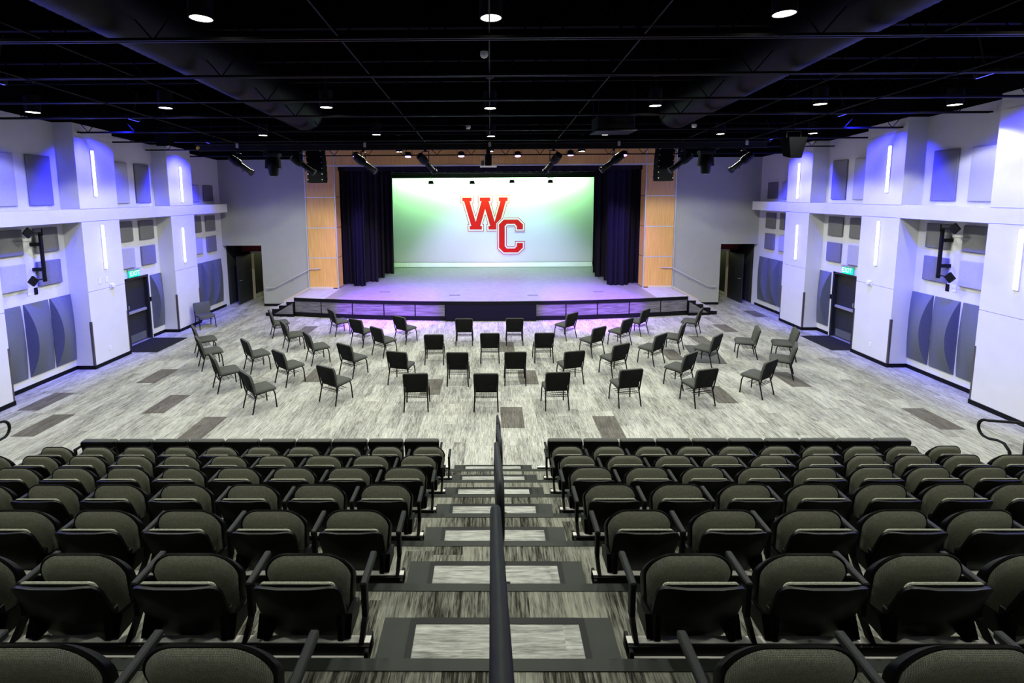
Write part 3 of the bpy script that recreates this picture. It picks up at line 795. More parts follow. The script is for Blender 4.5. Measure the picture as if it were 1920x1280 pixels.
# ================================================================== LOOSE CHAIRS
def make_chair():
    r = empty('stacking_chair')
    t = lambda P, rad=.0145: MB().tube(P, rad, 8)
    for s in (-1, 1):
        t([(s*.25, .245, .0), (s*.238, .225, .30), (s*.232, .20, .385), (s*.228, .15, .405)]).build('leg', M['blackmetal'], r, smooth=50)
        t([(s*.25, -.255, .0), (s*.24, -.19, .26), (s*.235, -.155, .385), (s*.232, -.10, .405)]).build('leg', M['blackmetal'], r, smooth=50)
        t([(s*.236, -.17, .30), (s*.237, -.205, .42), (s*.243, -.255, .66), (s*.243, -.295, .82)]).build('back_frame', M['blackmetal'], r, smooth=50)
        t([(s*.228, .20, .40), (s*.23, -.16, .395)]).build('side_rail', M['blackmetal'], r, smooth=50)
    # seat cushion with rolled front
    def fs(u, v, w): return (u, v, w-(.035*max(0, (v-.14)/.13)**2))
    MB().pad(rounded(.243, -.185, .275, .05, .06, 5), [(.02, .402), (.002, .408), (-.004, .43), (0, .455), (.02, .472), (.07, .478)], fs).build('seat', M['chair'], r, smooth=60)
    # backrest: square shouldered, waisted lower down
    ol = [(-.225, .40), (.225, .40), (.228, .52), (.245, .57), (.262, .63), (.264, .80), (.255, .838), (.23, .85), (-.23, .85), (-.255, .838), (-.264, .80), (-.262, .63), (-.245, .57), (-.228, .52)]
    def fb(u, v, w): return (u, -.185-(v-.42)*.27+w+.25*u*u, v)
    MB().pad(ol, [(.02, .045), (.004, .035), (0, .01), (.006, -.012)], fb, True, True).build('backrest', M['chair'], r, smooth=50)
    ol2 = [(u*.93, .42+(v-.42)*.96) for u, v in ol]
    MB().pad(ol2, [(.0, -.008), (.0, -.016), (.01, -.019)], fb).build('back_panel', M['chairback'], r, smooth=50)
    m = MB().box(-.09+.12, .19, -.262, -.258, .50, .60)
    MB().hexa([(.03, -.232, .50), (.17, -.232, .50), (.17, -.226, .50), (.03, -.226, .50), (.03, -.259, .60), (.17, -.259, .60), (.17, -.253, .60), (.03, -.253, .60)]).build('card_pocket', M['chairback'], r)
    # wire book rack under the seat
    k = MB()
    for y in (-.19, -.10, .0, .10): k.tube([(-.235, y, .285), (.235, y, .285)], .006, 5)
    for i in range(9): xx = -.2+.05*i; k.tube([(xx, -.19, .285), (xx, .10, .285)], .0035, 4)
    k.tube([(-.237, -.195, .325), (.237, -.195, .325)], .007, 6)
    k.build('book_rack', M['blackmetal'], r)
    return r
CH = {
 'A': [(-5.1, 9.45, 42), (-3.55, 9.8, 29), (-1.56, 9.40, -3), (-.10, 9.39, 0), (1.39, 9.45, -5), (2.95, 9.6, -11), (4.54, 9.6, -16), (6.15, 10.09, -34)],
 'B': [(-6.4, 10.5, 49), (-5.02, 10.81, 38), (-2.21, 10.76, 14), (-.78, 10.70, 1), (.58, 10.73, 0), (1.97, 10.77, -14), (3.20, 11.27, -28), (4.61, 10.6, -38), (7.43, 11.23, -58)],
 'C': [(-7.61, 11.9, 50), (-6.26, 11.68, 45), (-3.61, 11.32, 33), (-1.5, 12.12, -1), (-.02, 12.23, 0), (1.43, 12.24, -2), (4.45, 12.07, -39), (5.9, 12.0, -42), (7.32, 12.68, -70), (8.25, 12.5, -70)],
 'D': [(-8.38, 12.95, 52), (-6.02, 13.37, 53), (-4.9, 12.26, 52), (-4.0, 13.67, 30), (-3.17, 12.79, 39), (3.0, 12.75, -35), (4.03, 13.6, -40), (5.46, 13.1, -57)],
 'E': [(-7.04, 14.73, 58), (-5.12, 14.85, 52), (-2.77, 13.99, 35), (-.79, 13.71, 0), (.72, 13.73, 0), (2.52, 14.31, -41), (4.93, 14.74, -45), (6.67, 14.75, -56)],
}
ROWN = {'A': 'arc nearest the tiered seats', 'B': 'second arc from the tiered seats', 'C': 'middle arc on the floor',
        'D': 'second arc from the stage', 'E': 'arc nearest the stage'}
ch0 = make_chair(); register(ch0); first = True
for row, L_ in CH.items():
    L_ = sorted(L_)
    for i, (x, y, a) in enumerate(L_):
        if first: o, first = ch0, False
        else: o = copy_tree(ch0)
        r = math.radians(a)
        o.location = (x+.25*math.sin(r), y+.25*math.cos(r), 0); o.rotation_euler.z = -r
        tag(o, 'grey padded chair, %s from left in the %s' % (ORD[i], ROWN[row]), 'chair', 'loose chairs facing the stage')
o = copy_tree(ch0); r = math.radians(131)
o.location = (-10.02+.25*math.sin(r), 15.99+.25*math.cos(r), 0); o.rotation_euler.z = -r
del o['group']
tag(o, 'lone grey padded chair set against the left wall column, facing the room', 'chair')
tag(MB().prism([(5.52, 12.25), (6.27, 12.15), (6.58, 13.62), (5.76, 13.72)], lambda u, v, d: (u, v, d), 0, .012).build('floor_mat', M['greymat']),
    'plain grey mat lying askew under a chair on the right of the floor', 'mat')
for s, sd, q in ((-1, 'left', (-10.82, -9.68)), (1, 'right', (9.80, 10.73))):
    e = (-10.30, -9.68) if s < 0 else (9.80, 10.40)
    tag(MB().bev(q[0]+.0, q[1]-.0, 13.22, 14.62, 0, .012, .003).build('door_mat', M['mat']), 'black ribbed entrance mat inside the %s exit door' % sd, 'mat')

# ================================================================== WALL FITTINGS
def panel_obj(name, s, ya, yb, za, zb, mat, th=.05):
    wx = WL if s < 0 else WR
    a, b = sorted((wx-s*.003, wx-s*th))
    return MB().bev(a, b, ya, yb, za, zb, .012).build(name, mat)
def barrel(s, ya, yb, za, zb, bulge=.30):
    """fabric diffuser: flat back on the wall, near edge bowed out top to bottom, far edge almost flat"""
    wx = WL if s < 0 else WR; n = 20; m = MB(); vs = []; fs = []; K = 6
    for j in range(K+1):
        q = j/K; y = ya+(yb-ya)*q; b = bulge*(1-q)+.035*q
        vs.append((wx-s*.002, y, za))
        for i in range(n+1):
            t = i/n; vs.append((wx-s*(.028+b*4*t*(1-t)), y, za+(zb-za)*t))
        vs.append((wx-s*.002, y, zb))
    R_ = n+3
    for j in range(K):
        for i in range(R_):
            k = (i+1) % R_; fs.append((j*R_+i, j*R_+k, (j+1)*R_+k, (j+1)*R_+i))
    fs.append(tuple(range(R_))); fs.append(tuple(K*R_+i for i in range(R_))[::-1])
    m.add(vs, fs)
    return m.build('bowed_acoustic_panel', M['panelD'], smooth=30)
for s, sd in ((-1, 'left'), (1, 'right')):
    dy = 0 if s < 0 else -.05
    bays = [('nearest bay', [(10.17, 10.77), (11.06, 11.67)], 5.49), ('door bay', [(13.55, 14.15), (14.44, 15.04)], 5.49), ('bay by stage', [(16.95, 17.55), (17.84, 18.44)], 4.90)]
    for bn, ys, ztop in bays:
        for j, (ya, yb) in enumerate(ys):
            jn = 'nearer' if j == 0 else 'farther'
            ya += dy; yb += dy
            tag(panel_obj('acoustic_panel', s, ya, yb, 4.295, ztop, M['panelL' if j == 0 else 'panelM']),
                'tall fabric panel above ledge, %s wall, %s, %s of two' % (sd, bn, jn), 'wall panel', 'upper acoustic panels')
            for za, zb, tn in ((3.165, 3.755, 'upper'), (2.365, 2.96, 'lower')):
                tag(panel_obj('acoustic_panel', s, ya, yb, za, zb, M['panelM' if (tn == 'upper' or j == 1) else 'panelL'], .06),
                    'square fabric panel, %s wall, %s, %s pair, %s of two' % (sd, bn, tn, jn), 'wall panel', 'square acoustic panels')
    for ya, yb, nm in ((9.97, 10.57, 'nearest of three in the nearest bay'), (10.65, 11.25, 'middle of three in the nearest bay'), (11.31, 11.92-.05, 'farthest of three in the nearest bay'),
                       (14.75, 15.24, 'alone beside the exit door'), (16.78, 17.38, 'nearest of three in the bay by the stage'), (17.43, 18.04, 'middle of three in the bay by the stage'), (18.09, 18.71, 'farthest of three in the bay by the stage')):
        tag(barrel(s, ya, yb, .28, 2.01, .27), 'slate-blue bowed panel, %s wall, %s' % (sd, nm), 'wall panel', 'bowed acoustic panels')
    # LED strips on the columns
    ct = XL if s < 0 else XR
    for (yc, za, zb, nm) in ((9.12, 4.55, 5.72, 'upper strip on the nearest column'), (9.12, 2.6, 3.77, 'lower strip on the nearest column'),
                             (12.37-.05*(s > 0), 4.51, 5.68, 'upper strip on the middle column'), (12.48, 2.58, 3.74, 'lower strip on the middle column'),
                             (15.85, 4.31, 5.47, 'upper strip on the column by the stage'), (15.75, 2.29, 3.44, 'lower strip on the column by the stage')):
        q = empty('wall_strip_light', (ct, yc, za), 'glowing white strip light, %s wall, %s' % (sd, nm), 'strip light', 'vertical strip lights')
        a, b = sorted((0, -s*.022)); MB().box(a, b, -.045, .045, -.01, zb-za+.01).build('channel', M['plate'], q)
        a, b = sorted((-s*.022, -s*.045)); MB().bev(a, b, -.036, .036, 0, zb-za, .008).build('lens', M['strip'], q)
    # exit door with frame, panic bar, kick plate
    wx = WL if s < 0 else WR
    d = tag(empty('door_1' if s < 0 else 'door_2', (wx, 14.18, 0)), kind='structure')
    def dm(m, name, mat, p=d): o = m.build(name, mat, p); return o
    X = lambda a, b: sorted((s*a, s*b))
    dm(MB().box(*X(-.02, .2), -.48, -.42, 0, 2.06).box(*X(-.02, .2), .42, .48, 0, 2.06).box(*X(-.02, .2), -.48, .48, 2.0, 2.06), 'door_frame', M['doorframe'])
    lf = dm(MB().box(*X(.10, .15), -.42, .42, .01, 2.0), 'door_leaf', M['door'])
    dm(MB().bev(*X(.02, .10), -.38, .38, .95, 1.03, .01), 'panic_bar', M['chrome'], lf)
    dm(MB().bev(*X(.04, .10), -.40, -.30, 1.1, 1.22, .01), 'latch_case', M['chrome'], lf)
    dm(MB().box(*X(.092, .10), -.36, .36, .05, .28), 'kick_plate', M['greymat'], lf)
    dm(MB().box(*X(-.02, .14), -.48, .48, 0, .012), 'threshold', M['chrome'])
    # exit sign
    ex = empty('exit_sign', (wx, 14.02, 2.06), 'green lit EXIT sign over the door in the %s wall' % sd, 'exit sign')
    MB().bev(*X(-.12, 0), -.2, .22, .235, .275, .006).build('housing', M['chrome'], ex)
    pn = MB().bev(*X(-.075, -.05), -.2, .22, .02, .235, .004).build('panel', M['exitgreen'], ex)
    fc = bpy.data.curves.new('lettering', 'FONT'); fc.body = 'EXIT'; fc.size = .2; fc.extrude = .002; fc.align_x = 'CENTER'; fc.align_y = 'CENTER'
    fo = bpy.data.objects.new('lettering', fc); COL.objects.link(fo); fo.parent = pn
    fo.location = (-s*.079, .02, .125); fo.rotation_euler = (PI/2, 0, PI/2 if s < 0 else -PI/2); fc.materials.append(M['exitwhite']); fo.scale = (.95, 1, 1)
    bpy.context.view_layer.update()
    dg = bpy.context.evaluated_depsgraph_get(); lm = bpy.data.meshes.new_from_object(fo.evaluated_get(dg)); lm.materials.clear(); lm.materials.append(M['exitwhite'])
    lo = bpy.data.objects.new('lettering', lm); COL.objects.link(lo); lo.parent = pn; lo.location = fo.location; lo.rotation_euler = fo.rotation_euler; lo.scale = fo.scale
    bpy.data.objects.remove(fo)
    # small plates, strobe, switches
    def plate(x, y, z, w_, h_, mat, label, name='wall_plate', th=.012, grp=None):
        a, b = sorted((x, x-s*th)); o = MB().bev(a, b, y-w_/2, y+w_/2, z-h_/2, z+h_/2, .003)
        return tag(o.build(name, mat), label, 'wall plate', grp)
    if s < 0:
        plate(ct, 12.26, 2.29, .09, .16, M['plate'], 'white control plate on the left middle column, nearer of the pair')
        plate(ct, 12.49, 2.28, .09, .16, M['plate'], 'white control plate on the left middle column, farther of the pair')
        plate(ct, 12.39, .42, .08, .12, M['plate'], 'white socket plate low on the left middle column')
    else:
        plate(ct, 12.45, .42, .08, .12, M['plate'], 'white socket plate low on the right middle column')
    sb = empty('fire_alarm_strobe', (ct, 12.62, 2.08), 'white fire alarm strobe on the %s middle column' % sd, 'alarm')
    MB().bev(*X(-.03, 0), -.06, .06, -.07, .07, .006).build('base', M['plate'], sb)
    MB().bev(*X(-.09, -.03), -.045, .045, -.04, .05, .012).build('lens', M['plate'], sb)
    plate(wx, 10.83, 2.28, .09, .17, M['plate'], 'white plate high in the nearest %s bay beside a black one' % sd)
    plate(wx, 11.0, 2.27, .09, .17, M['steel'], 'black plate high in the nearest %s bay beside a white one' % sd)
    plate(wx, 11.28, 1.19, .055, .14, M['plate'], 'white switch between the bowed panels, upper of two, %s wall' % sd)
    plate(wx, 11.28, 1.0, .055, .14, M['plate'], 'white switch between the bowed panels, lower of two, %s wall' % sd)
    plate(wx, 14.70, 1.25, .08, .14, M['steel'], 'black card reader beside the %s exit door' % sd)
    # upright arm with two diamond-shaped antennas
    an = empty('antenna_mount', (wx, 11.0, 2.5), 'black upright bar with two diamond antennas on the %s wall' % sd, 'antenna')
    MB().bev(*X(-.28, -.22), -.03, .03, .0, 1.18, .006).build('bar', M['steel'], an)
    MB().box(*X(-.22, 0), -.03, .03, .25, .33).box(*X(-.22, 0), -.03, .03, .85, .93).build('wall_bracket', M['steel'], an)
    for z in (.08, 1.19):
        g = MB().tube([(-s*.3, .0, z-(.04 if z > 1 else .0)), (-s*.32, -.36, z)], .014, 6)
        if z > 1: g.tube([(-s*.3, 0, 1.1), (-s*.3, 0, 1.26)], .016, 6)
        aa = g.build('arm', M['steel'], an)
        q = .125
        dd = MB().hexa([(-s*.38, -.40-q, z), (-s*.38, -.40, z-q), (-s*.38, -.40+q, z), (-s*.38, -.40, z+q), (-s*.34, -.40-q, z), (-s*.34, -.40, z-q), (-s*.34, -.40+q, z), (-s*.34, -.40, z+q)])
        dd.build('antenna', M['blackmetal'], an)
# ================================================================== CEILING
JY = [1.6, 3.1, 4.6, 6.1, 7.6, 9.1, 10.4, 12.06, 13.5, 15.0, 16.5]
j0 = None
for i, y in enumerate(JY):
    z = 6.75-.055*y
    if j0 is None:
        j0 = empty('ceiling_joist', (0, y, z))
        MB().box(-10.8, 10.7, -.05, -.02, 0, .035).box(-10.8, 10.7, .02, .05, 0, .035).build('bottom_chord', M['pipe'], j0)
        MB().box(-10.8, 10.7, -.05, .05, .72, .76).build('top_chord', M['black'], j0)
        wb = MB(); n = 36
        for q in range(n):
            xa = -10.7+21.3*q/n; xb = xa+21.3/n
            wb.tube([(xa, 0, .02 if q % 2 else .72), (xb, 0, .72 if q % 2 else .02)], .010, 4)
        wb.build('web', M['black'], j0); register(j0); o = j0
    else:
        o = copy_tree(j0); o.location = (0, y, z)
    tag(o, 'black open-web ceiling joist, %s of the row counted from above the seats' % ORD[i], 'joist', 'ceiling joists')
for x, z, nm in ((-7.15, 6.72, 'over the left seats, outermost'), (-5.95, 6.95, 'just outside the left duct'), (-1.93, 6.86, 'left of the centre line'), (.0, 6.80, 'on the centre line'), (1.97, 6.86, 'right of the centre line'), (5.95, 6.95, 'just outside the right duct'), (7.15, 6.72, 'over the right seats, outermost')):
    tag(MB().tube([(x, 1.0, z-.055*1), (x, 16.2, z-.055*16.2)], .014 if abs(x) > 5 else .010, 6).build('conduit', M['pipe'] if abs(x) > 5 else M['steel']), 'thin conduit running towards the stage under the ceiling, %s' % nm, 'conduit', 'long ceiling conduits')
for s, sd in ((-1, 'left'), (1, 'right')):
    x = s*4.75 if s < 0 else 4.78
    d = empty('air_duct', (x, 12.4, 6.62), 'large black round spiral air duct along the %s of the ceiling' % sd, 'duct', 'spiral air ducts')
    n = 120; R = []; P = []
    for i in range(n*2):
        y = 12.4-13.2*i/(n*2-1); P.append((0, y-12.4, .055*(12.4-y))); R.append(.45 if i % 2 else .457)
    MB().tube(P, R, 28).build('duct_run', M['duct'], d, smooth=20)
    MB().tube([(0, .0, 0), (0, .02, 0)], .465, 28).build('end_cap', M['duct'], d)
    for y in (-1.5, -4.5, -7.5):
        MB().tube([(-.46, y, -.055*y), (-.46, y, .3-.055*y), ], .008, 4).tube([(.46, y, -.055*y), (.46, y, .3-.055*y)], .008, 4).build('hanger', M['steel'], d)

def fit_stem(o, L_):
    for c in o.children:
        if c.name.startswith('stem'): c.scale.z = L_
def make_lamp(lit):
    r = empty('pendant_downlight')
    m = MB(); n = 24; vs = []; fs = []
    for rad, z in ((.118, .02), (.118, 0), (.132, 0), (.132, .34), (.0, .34)):
        vs += [(rad*math.cos(2*PI*k/n), rad*math.sin(2*PI*k/n), z) for k in range(n)]
    for j in range(4):
        for k in range(n): l = (k+1) % n; fs.append((j*n+k, j*n+l, (j+1)*n+l, (j+1)*n+k))
    m.add(vs, fs); m.build('housing', M['steel'], r, smooth=40)
    MB().cyl((0, 0, .006), (0, 0, .014), .118, 24).build('lens', M['lens'] if lit else M['greymat'], r)
    MB().cyl((0, 0, 0), (0, 0, 1), .012, 8).build('stem', M['steel'], r, (0, 0, .34))
    MB().cyl((0, 0, .60), (0, 0, .625), .075, 16).build('canopy', M['pipe'], r)
    register(r); return r
lamps = {True: [make_lamp(True), False], False: [make_lamp(False), False]}
RN = {5.67: 'rank nearest the camera', 9.97: 'second rank from the camera', 14.35: 'third rank from the camera', 17.9: 'rank against the stage wall'}
cnt = {}
for x, y, z, lit in LAMPS:
    cnt[y] = cnt.get(y, 0)+1
    L_ = lamps[lit]
    if not L_[1]: o = L_[0]; L_[1] = True
    else: o = copy_tree(L_[0])
    o.location = (x, y, z); fit_stem(o, CEIL(y)-z-.34)
    tag(o, '%s black cylinder pendant downlight, %s from the left in the %s' % ('lit' if lit else 'unlit', ORD[cnt[y]-1], RN[y]), 'ceiling light', 'pendant downlights')

# blue wash fixtures over the columns
def aimed(o, aim):
    o.rotation_euler = (Vector(aim)-o.location).to_track_quat('-Z', 'Y').to_euler()
bl0 = None
for (x, y, z), aim in zip(BLUES, BLUE_AIM):
    sd = 'right' if x > 0 else 'left'
    nm = {8.3: 'nearest', 11.9: 'middle', 15.5: 'stage-end'}[y]
    if bl0 is None:
        bl0 = empty('blue_wash_light')
        MB().bev(-.19, .19, -.05, .05, 0, .09, .01).build('housing', M['steel'], bl0)
        MB().box(-.17, .17, -.022, .022, -.006, 0).build('lens', M['bluelens'], bl0)
        MB().tube([(-.2, 0, .05), (-.2, 0, .2), (.2, 0, .2), (.2, 0, .05)], .008, 5).build('yoke', M['steel'], bl0)
        MB().cyl((0, 0, 0), (0, 0, 1), .015, 6).build('stem', M['steel'], bl0, (0, 0, .2))
        register(bl0); o = bl0
    else: o = copy_tree(bl0)
    o.location = (x, y, z); o.rotation_euler = (0, (-.3 if x > 0 else .3), 0); fit_stem(o, (CEIL(y)-z)/.955-.205)
    tag(o, 'small blue-glowing wash light, %s of three above the %s wall' % (nm, sd), 'stage light', 'blue wash lights')

# lighting bar
tr = empty('lighting_bar', (0, 12.8, 5.79), 'long black lighting truss hung across the room before the stage', 'truss')
b = MB().tube([(-7.8, -.12, .07), (7.4, -.12, .07)], .024, 8).tube([(-7.8, .12, .07), (7.4, .12, .07)], .024, 8)
b.build('top_tube', M['pipe'], tr, smooth=50)
MB().tube([(-7.8, 0, -.07), (7.4, 0, -.07)], .026, 8).build('bottom_tube', M['pipe'], tr, smooth=50)
MB().box(-7.75, 7.35, -.03, .03, -.085, .06).build('raceway', M['steel'], tr)
l = MB(); n = 60
for q in range(n):
    xa = -7.8+15.2*q/n; xb = xa+15.2/n
    l.tube([(xa, -.12 if q % 2 else .12, .07), (xb, 0, -.07)], .007, 4)
l.build('lacing', M['steel'], tr)
c = MB().cyl((-7.8, 0, 0), (-7.84, 0, 0), .05, 12); c.build('yellow_end_cap', M['yellow'], tr)
for x in (-6.68, -3.3, .0, 3.4, 6.75):
    MB().cyl((x, 0, .07), (x, 0, .95), .008, 6).build('hanger', M['pipe'], tr)
    MB().bev(x-.035, x+.035, -.16, -.14, -.03, .09, .004).build('clamp', M['chrome'], tr)
# pipe for the stage pars
pp = empty('par_pipe', (0, 17.69, 6.28), 'thin black pipe carrying the violet wash lights under the stage header', 'pipe')
MB().tube([(-6.6, 0, 0), (6.6, 0, 0)], .024, 8).build('tube', M['pipe'], pp, smooth=50)
for x in (-5.5, -1.8, 1.8, 5.5): MB().cyl((x, 0, 0), (x, 0, .45), .01, 6).build('hanger', M['steel'], pp)

# profile spots: body, lens tube, yoke, clamp
def make_profile():
    r = empty('profile_spot')                 # hangs from the origin; beam along the local x axis, drooping
    d = Vector((.80, 0, -.60)).normalized(); c = Vector((0, 0, -.33)); back = c-d*.30; front = c+d*.42
    q = lambda t: tuple(back+(front-back)*t)
    MB().tube([q(0), q(.04), q(.30), q(.42), q(.46)], [.055, .10, .115, .10, .075], 14).build('lamp_housing', M['steel'], r, smooth=40)
    MB().tube([q(.44), q(.70), q(.90), q(.92), q(1.0)], [.072, .070, .070, .088, .088], 14).build('lens_tube', M['steel'], r, smooth=40)
    m = MB()
    for s in (-1, 1): m.tube([(0, s*.13, -.05), (0, s*.13, -.34)], .012, 5)
    m.tube([(0, -.13, -.05), (0, .13, -.05)], .012, 5); m.build('yoke', M['steel'], r)
    MB().bev(-.03, .03, -.03, .03, -.06, .03, .008).build('clamp', M['steel'], r)
    MB().bev(-.06, .0, -.05, .05, -.56, -.44, .01).build('shutter_knob', M['plastic'], r) if False else None
    sh = c+d*.08
    MB().tube([(sh.x, -.14, sh.z), (sh.x, .14, sh.z)], .012, 5).tube([(sh.x-.03, 0, sh.z+.15), (sh.x+.03, 0, sh.z-.16)], .01, 5).build('shutter_handles', M['steel'], r)
    register(r); return r
p0 = make_profile(); first = True
for i, (x, z, ang) in enumerate([(-6.72, 5.68, 0), (-5.05, 5.68, 8), (-3.38, 5.70, -8), (-1.72, 5.70, 50), (1.70, 5.70, 125), (3.30, 5.70, 175), (5.13, 5.68, 180), (6.74, 5.68, 183)]):
    if first: o, first = p0, False
    else: o = copy_tree(p0)
    o.location = (x, 12.78, z); o.rotation_euler.z = math.radians(ang)
    tag(o, 'black profile spotlight tilted on the lighting truss, %s from the left' % ORD[i], 'stage light', 'profile spotlights on the truss')
# moving heads
mh = None
for x, sd in ((-5.82, 'left'), (5.76, 'right')):
    if mh is None:
        mh = empty('moving_head')
        MB().bev(-.20, .20, -.12, .12, -.14, -.04, .02).build('base', M['steel'], mh)
        m = MB()
        for s in (-1, 1): m.hexa([(s*.17-.03, -.06, -.45), (s*.17+.03, -.06, -.45), (s*.17+.03, .06, -.45), (s*.17-.03, .06, -.45), (s*.14-.03, -.07, -.14), (s*.14+.03, -.07, -.14), (s*.14+.03, .07, -.14), (s*.14-.03, .07, -.14)])
        m.box(-.17, .17, -.05, .05, -.17, -.13); m.build('yoke', M['steel'], mh)
        MB().tube([(0, 0, -.16), (0, 0, -.2), (0, 0, -.4), (0, 0, -.62), (0, 0, -.66)], [.09, .125, .15, .12, .09], 16).build('head', M['plastic'], mh, smooth=45)
        MB().cyl((0, 0, -.66), (0, 0, -.668), .075, 16).build('lens', M['chrome'], mh)
        MB().tube([(-.08, 0, -.04), (-.08, 0, .03)], .02, 6).tube([(.08, 0, -.04), (.08, 0, .03)], .02, 6).build('clamp', M['steel'], mh)
        register(mh); o = mh
    else: o = copy_tree(mh)
    o.location = (x, 12.8, 5.68)
    tag(o, 'black moving-head light hanging straight down at the %s of the truss' % sd, 'stage light', 'moving heads')
# projector cradle at the middle of the truss
pc = empty('projector_cradle', (-.04, 12.8, 5.70), 'small open cradle of projector gear hung at the middle of the truss', 'projector')
MB().box(-.22, .22, -.14, .14, -.47, -.44).build('shelf', M['plate'], pc)
MB().tube([(-.22, -.14, -.44), (-.22, -.14, -.24), (-.10, 0, -.2)], .008, 5).tube([(.22, -.14, -.44), (.22, -.14, -.24), (.10, 0, -.2)], .008, 5).build('frame', M['chrome'], pc)
MB().bev(-.09, .09, -.1, .1, -.44, -.15, .02).build('body', M['steel'], pc)
MB().cyl((0, -.10, -.34), (0, -.16, -.36), .05, 14).build('lens_barrel', M['plastic'], pc)
MB().cyl((0, 0, -.15), (0, 0, .06), .06, 12).build('drop_tube', M['steel'], pc)
MB().bev(.11, .15, -.12, -.08, -.43, -.37, .004).build('yellow_tag', M['yellow'], pc)
MB().bev(-.19, -.11, -.1, .0, -.43, -.30, .01).build('power_unit', M['greymat'], pc)
# stage pars
def make_par(lens, rad=.13):
    r = empty('par_light')
    MB().tube([(0, 0, .17), (0, 0, .15), (0, 0, .05), (0, 0, .0)], [.07, rad*.85, rad, rad], 18).build('housing', M['steel'], r, smooth=40)
    MB().cyl((0, 0, -.004), (0, 0, .0), rad*.82, 18).build('lens', M[lens], r)
    m = MB().tube([(-rad-.02, 0, .06), (-rad-.02, 0, .27), (rad+.02, 0, .27), (rad+.02, 0, .06)], .01, 5)
    m.build('yoke', M['steel'], r)
    MB().cyl((0, 0, .27), (0, 0, .40), .02, 6).build('clamp', M['steel'], r)
    register(r); return r
p0 = make_par('parlens'); first = True
for i, (x, z) in enumerate(PARS):
    if first: o, first = p0, False
    else: o = copy_tree(p0)
    o.location = (x, 17.6, z-.03)
    o.rotation_euler = (-.25, 0, 0)
    tag(o, 'violet-glowing round stage light under the header, %s from the left of six' % ORD[i], 'stage light', 'violet lights under the header')
ep = empty('upstage_pipe', (0, 23.5, 5.55), 'green-lit equipment pipe just above the bright backdrop', 'pipe')
MB().tube([(-5.6, 0, 0), (5.6, 0, 0)], .025, 8).build('tube', M['pipe'], ep, smooth=50)
m = MB().box(-5.3, 5.3, -.06, .0, .04, .12); m.build('raceway', M['greymat'], ep)
for i in range(26):
    x = -5.1+.41*i+random.uniform(-.08, .08); MB().bev(x-.05, x+.05, -.075, -.06, .05, .11, .004).build('connector', M['alu'], ep)
p1 = make_par('pinklens', .135); first = True
for i, (x, z) in enumerate([(-2.91, 5.08), (-.88, 5.07), (1.09, 5.11), (2.98, 5.10)]):
    if first: o, first = p1, False
    else: o = copy_tree(p1)
    o.location = (x, 23.5, z-.05); tag(o, 'small dark round light before the bright backdrop, %s from the left' % ORD[i], 'stage light', 'lights before the backdrop')
    MB
# line arrays flanking the stage
for s, sd in ((-1, 'left'), (1, 'right')):
    a = empty('line_array_speaker', (s*6.02, 16.5, 6.1), 'hanging black speaker column beside the %s proscenium pier' % sd, 'speaker', 'hanging line arrays')
    for j in range(6):
        z1 = -.0-.195*j; off = -s*.02*j*0
        xo = (.04+.02*j)*(-s)*-1*s*0
        sh = .018*j*(1 if s < 0 else -1)*1.0
        tilt = .012*j*j*.6
        m = MB().hexa([(-.27+sh, -.2-tilt, z1-.194), (.27+sh, -.2-tilt, z1-.19), (.27+sh, .22-tilt, z1-.194), (-.27+sh, .22-tilt, z1-.194),
                       (-.27+sh, -.2-tilt*.7, z1), (.27+sh, -.2-tilt*.7, z1), (.27+sh, .22-tilt*.7, z1), (-.27+sh, .22-tilt*.7, z1)])
        bxo = m.build('cabinet', M['black'], a)
        MB().box(-.25+sh, -.23+sh, -.203-tilt, -.19, z1-.11, z1-.08).box(.23+sh, .25+sh, -.203-tilt, -.19, z1-.11, z1-.08).build('rigging_pin', M['chrome'], bxo)
    MB().box(-.24, .24, -.2, .2, .0, .05).build('fly_frame', M['steel'], a)
    MB().cyl((0, 0, .05), (0, 0, .5), .012, 6).build('chain', M['steel'], a)
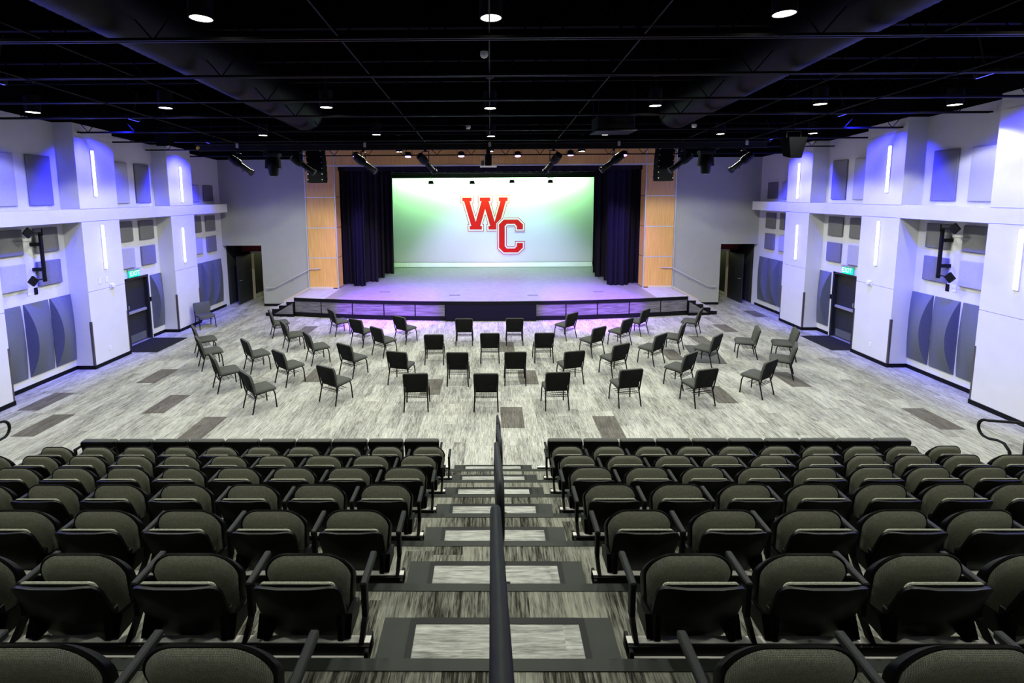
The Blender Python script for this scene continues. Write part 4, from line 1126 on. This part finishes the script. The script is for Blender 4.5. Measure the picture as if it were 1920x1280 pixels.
# box speakers near the side walls
for s, sd, x in ((1, 'right', 6.92), (-1, 'left', -7.6)):
    a = empty('box_speaker', (x, 11.0, 5.75), 'angled black box speaker hung high on the %s, near the blue-lit columns' % sd, 'speaker')
    if s < 0: a.location = (-8.75, 12.9, 6.3)
    c_ = .26
    MB().hexa([(-.17, -.20, -.58), (.16, -.16, -.58), (.16, .16, -.50), (-.17, .16, -.50), (-.26, -.22, .0), (.26, -.22, .0), (.26, .26, .0), (-.26, .26, .0)]).build('cabinet', M['black'], a)
    MB().hexa([(-.14, -.19, -.583), (.10, -.16, -.583), (.10, .12, -.52), (-.14, .12, -.52), (-.14, -.185, -.581), (.10, -.155, -.581), (.10, .12, -.515), (-.14, .12, -.515)]).build('grille', M['rubber'], a); a.scale = (.8, .8, .8)
    MB().tube([(-.2, 0, 0), (-.2, 0, .18), (.2, 0, .18), (.2, 0, 0)], .014, 6).cyl((0, 0, .18), (0, 0, 1.65 if s > 0 else .84), .016, 6).build('bracket', M['steel'], a)
# ceiling projector
a = empty('ceiling_projector', (2.85, 11.2, 6.05), 'large dark projector in a ceiling frame right of centre', 'projector')
MB().bev(-.42, .42, -.35, .35, -.1, .22, .03).build('body', M['steel'], a)
MB().cyl((-.15, -.35, .06), (-.15, -.42, .06), .09, 16).build('lens_barrel', M['plastic'], a)
m = MB()
for sx in (-.4, .4):
    for sy in (-.3, .3): m.cyl((sx, sy, .2), (sx, sy, .75), .012, 6)
m.build('hanger', M['steel'], a)
MB().box(-.46, .46, -.38, .38, -.14, -.12).build('tray', M['pipe'], a)
# small sensors
for x, y, z, nm in ((-.08, 7.6, 6.65, 'beside the centre conduit'), (-.55, 12.3, 6.20, 'left of the centre line near the truss'), (5.2, 12.3, 6.2, 'right of the right duct end')):
    o = empty('ceiling_sensor', (x, y, z), 'small pale dome sensor under the ceiling, %s' % nm, 'sensor')
    MB().tube([(0, 0, .05), (0, 0, .0), (0, 0, -.035), (0, 0, -.05)], [.06, .065, .045, .01], 14).build('dome', M['plate'], o, smooth=60)
    MB().cyl((0, 0, .05), (0, 0, .3), .01, 6).build('stem', M['steel'], o)
# shelving seen through the right passage
a = empty('wire_rack', (10.1, 23.2, .8), 'pale open storage rack seen through the right passage door', 'rack')
m = MB()
for i in range(14): m.box(0, .62, -.02, .0, .05*i+.3, .05*i+.325)
m.build('wire_shelf', M['cream'], a)
MB().box(-.02, .02, -.05, .03, -.8, 1.2).box(.28, .31, -.05, .03, -.8, 1.2).box(.60, .64, -.05, .03, -.8, 1.2).build('upright', M['steel'], a)
a = empty('storage_shelf', (-10.3, 22.9, 0), 'pale cabinet glimpsed through the left passage door', 'cabinet')
MB().bev(-.2, .25, -.2, .2, .05, 1.6, .01).build('body', M['plate'], a)
MB().bev(-.22, .27, -.22, .22, 1.6, 1.64, .005).build('top', M['greymat'], a)
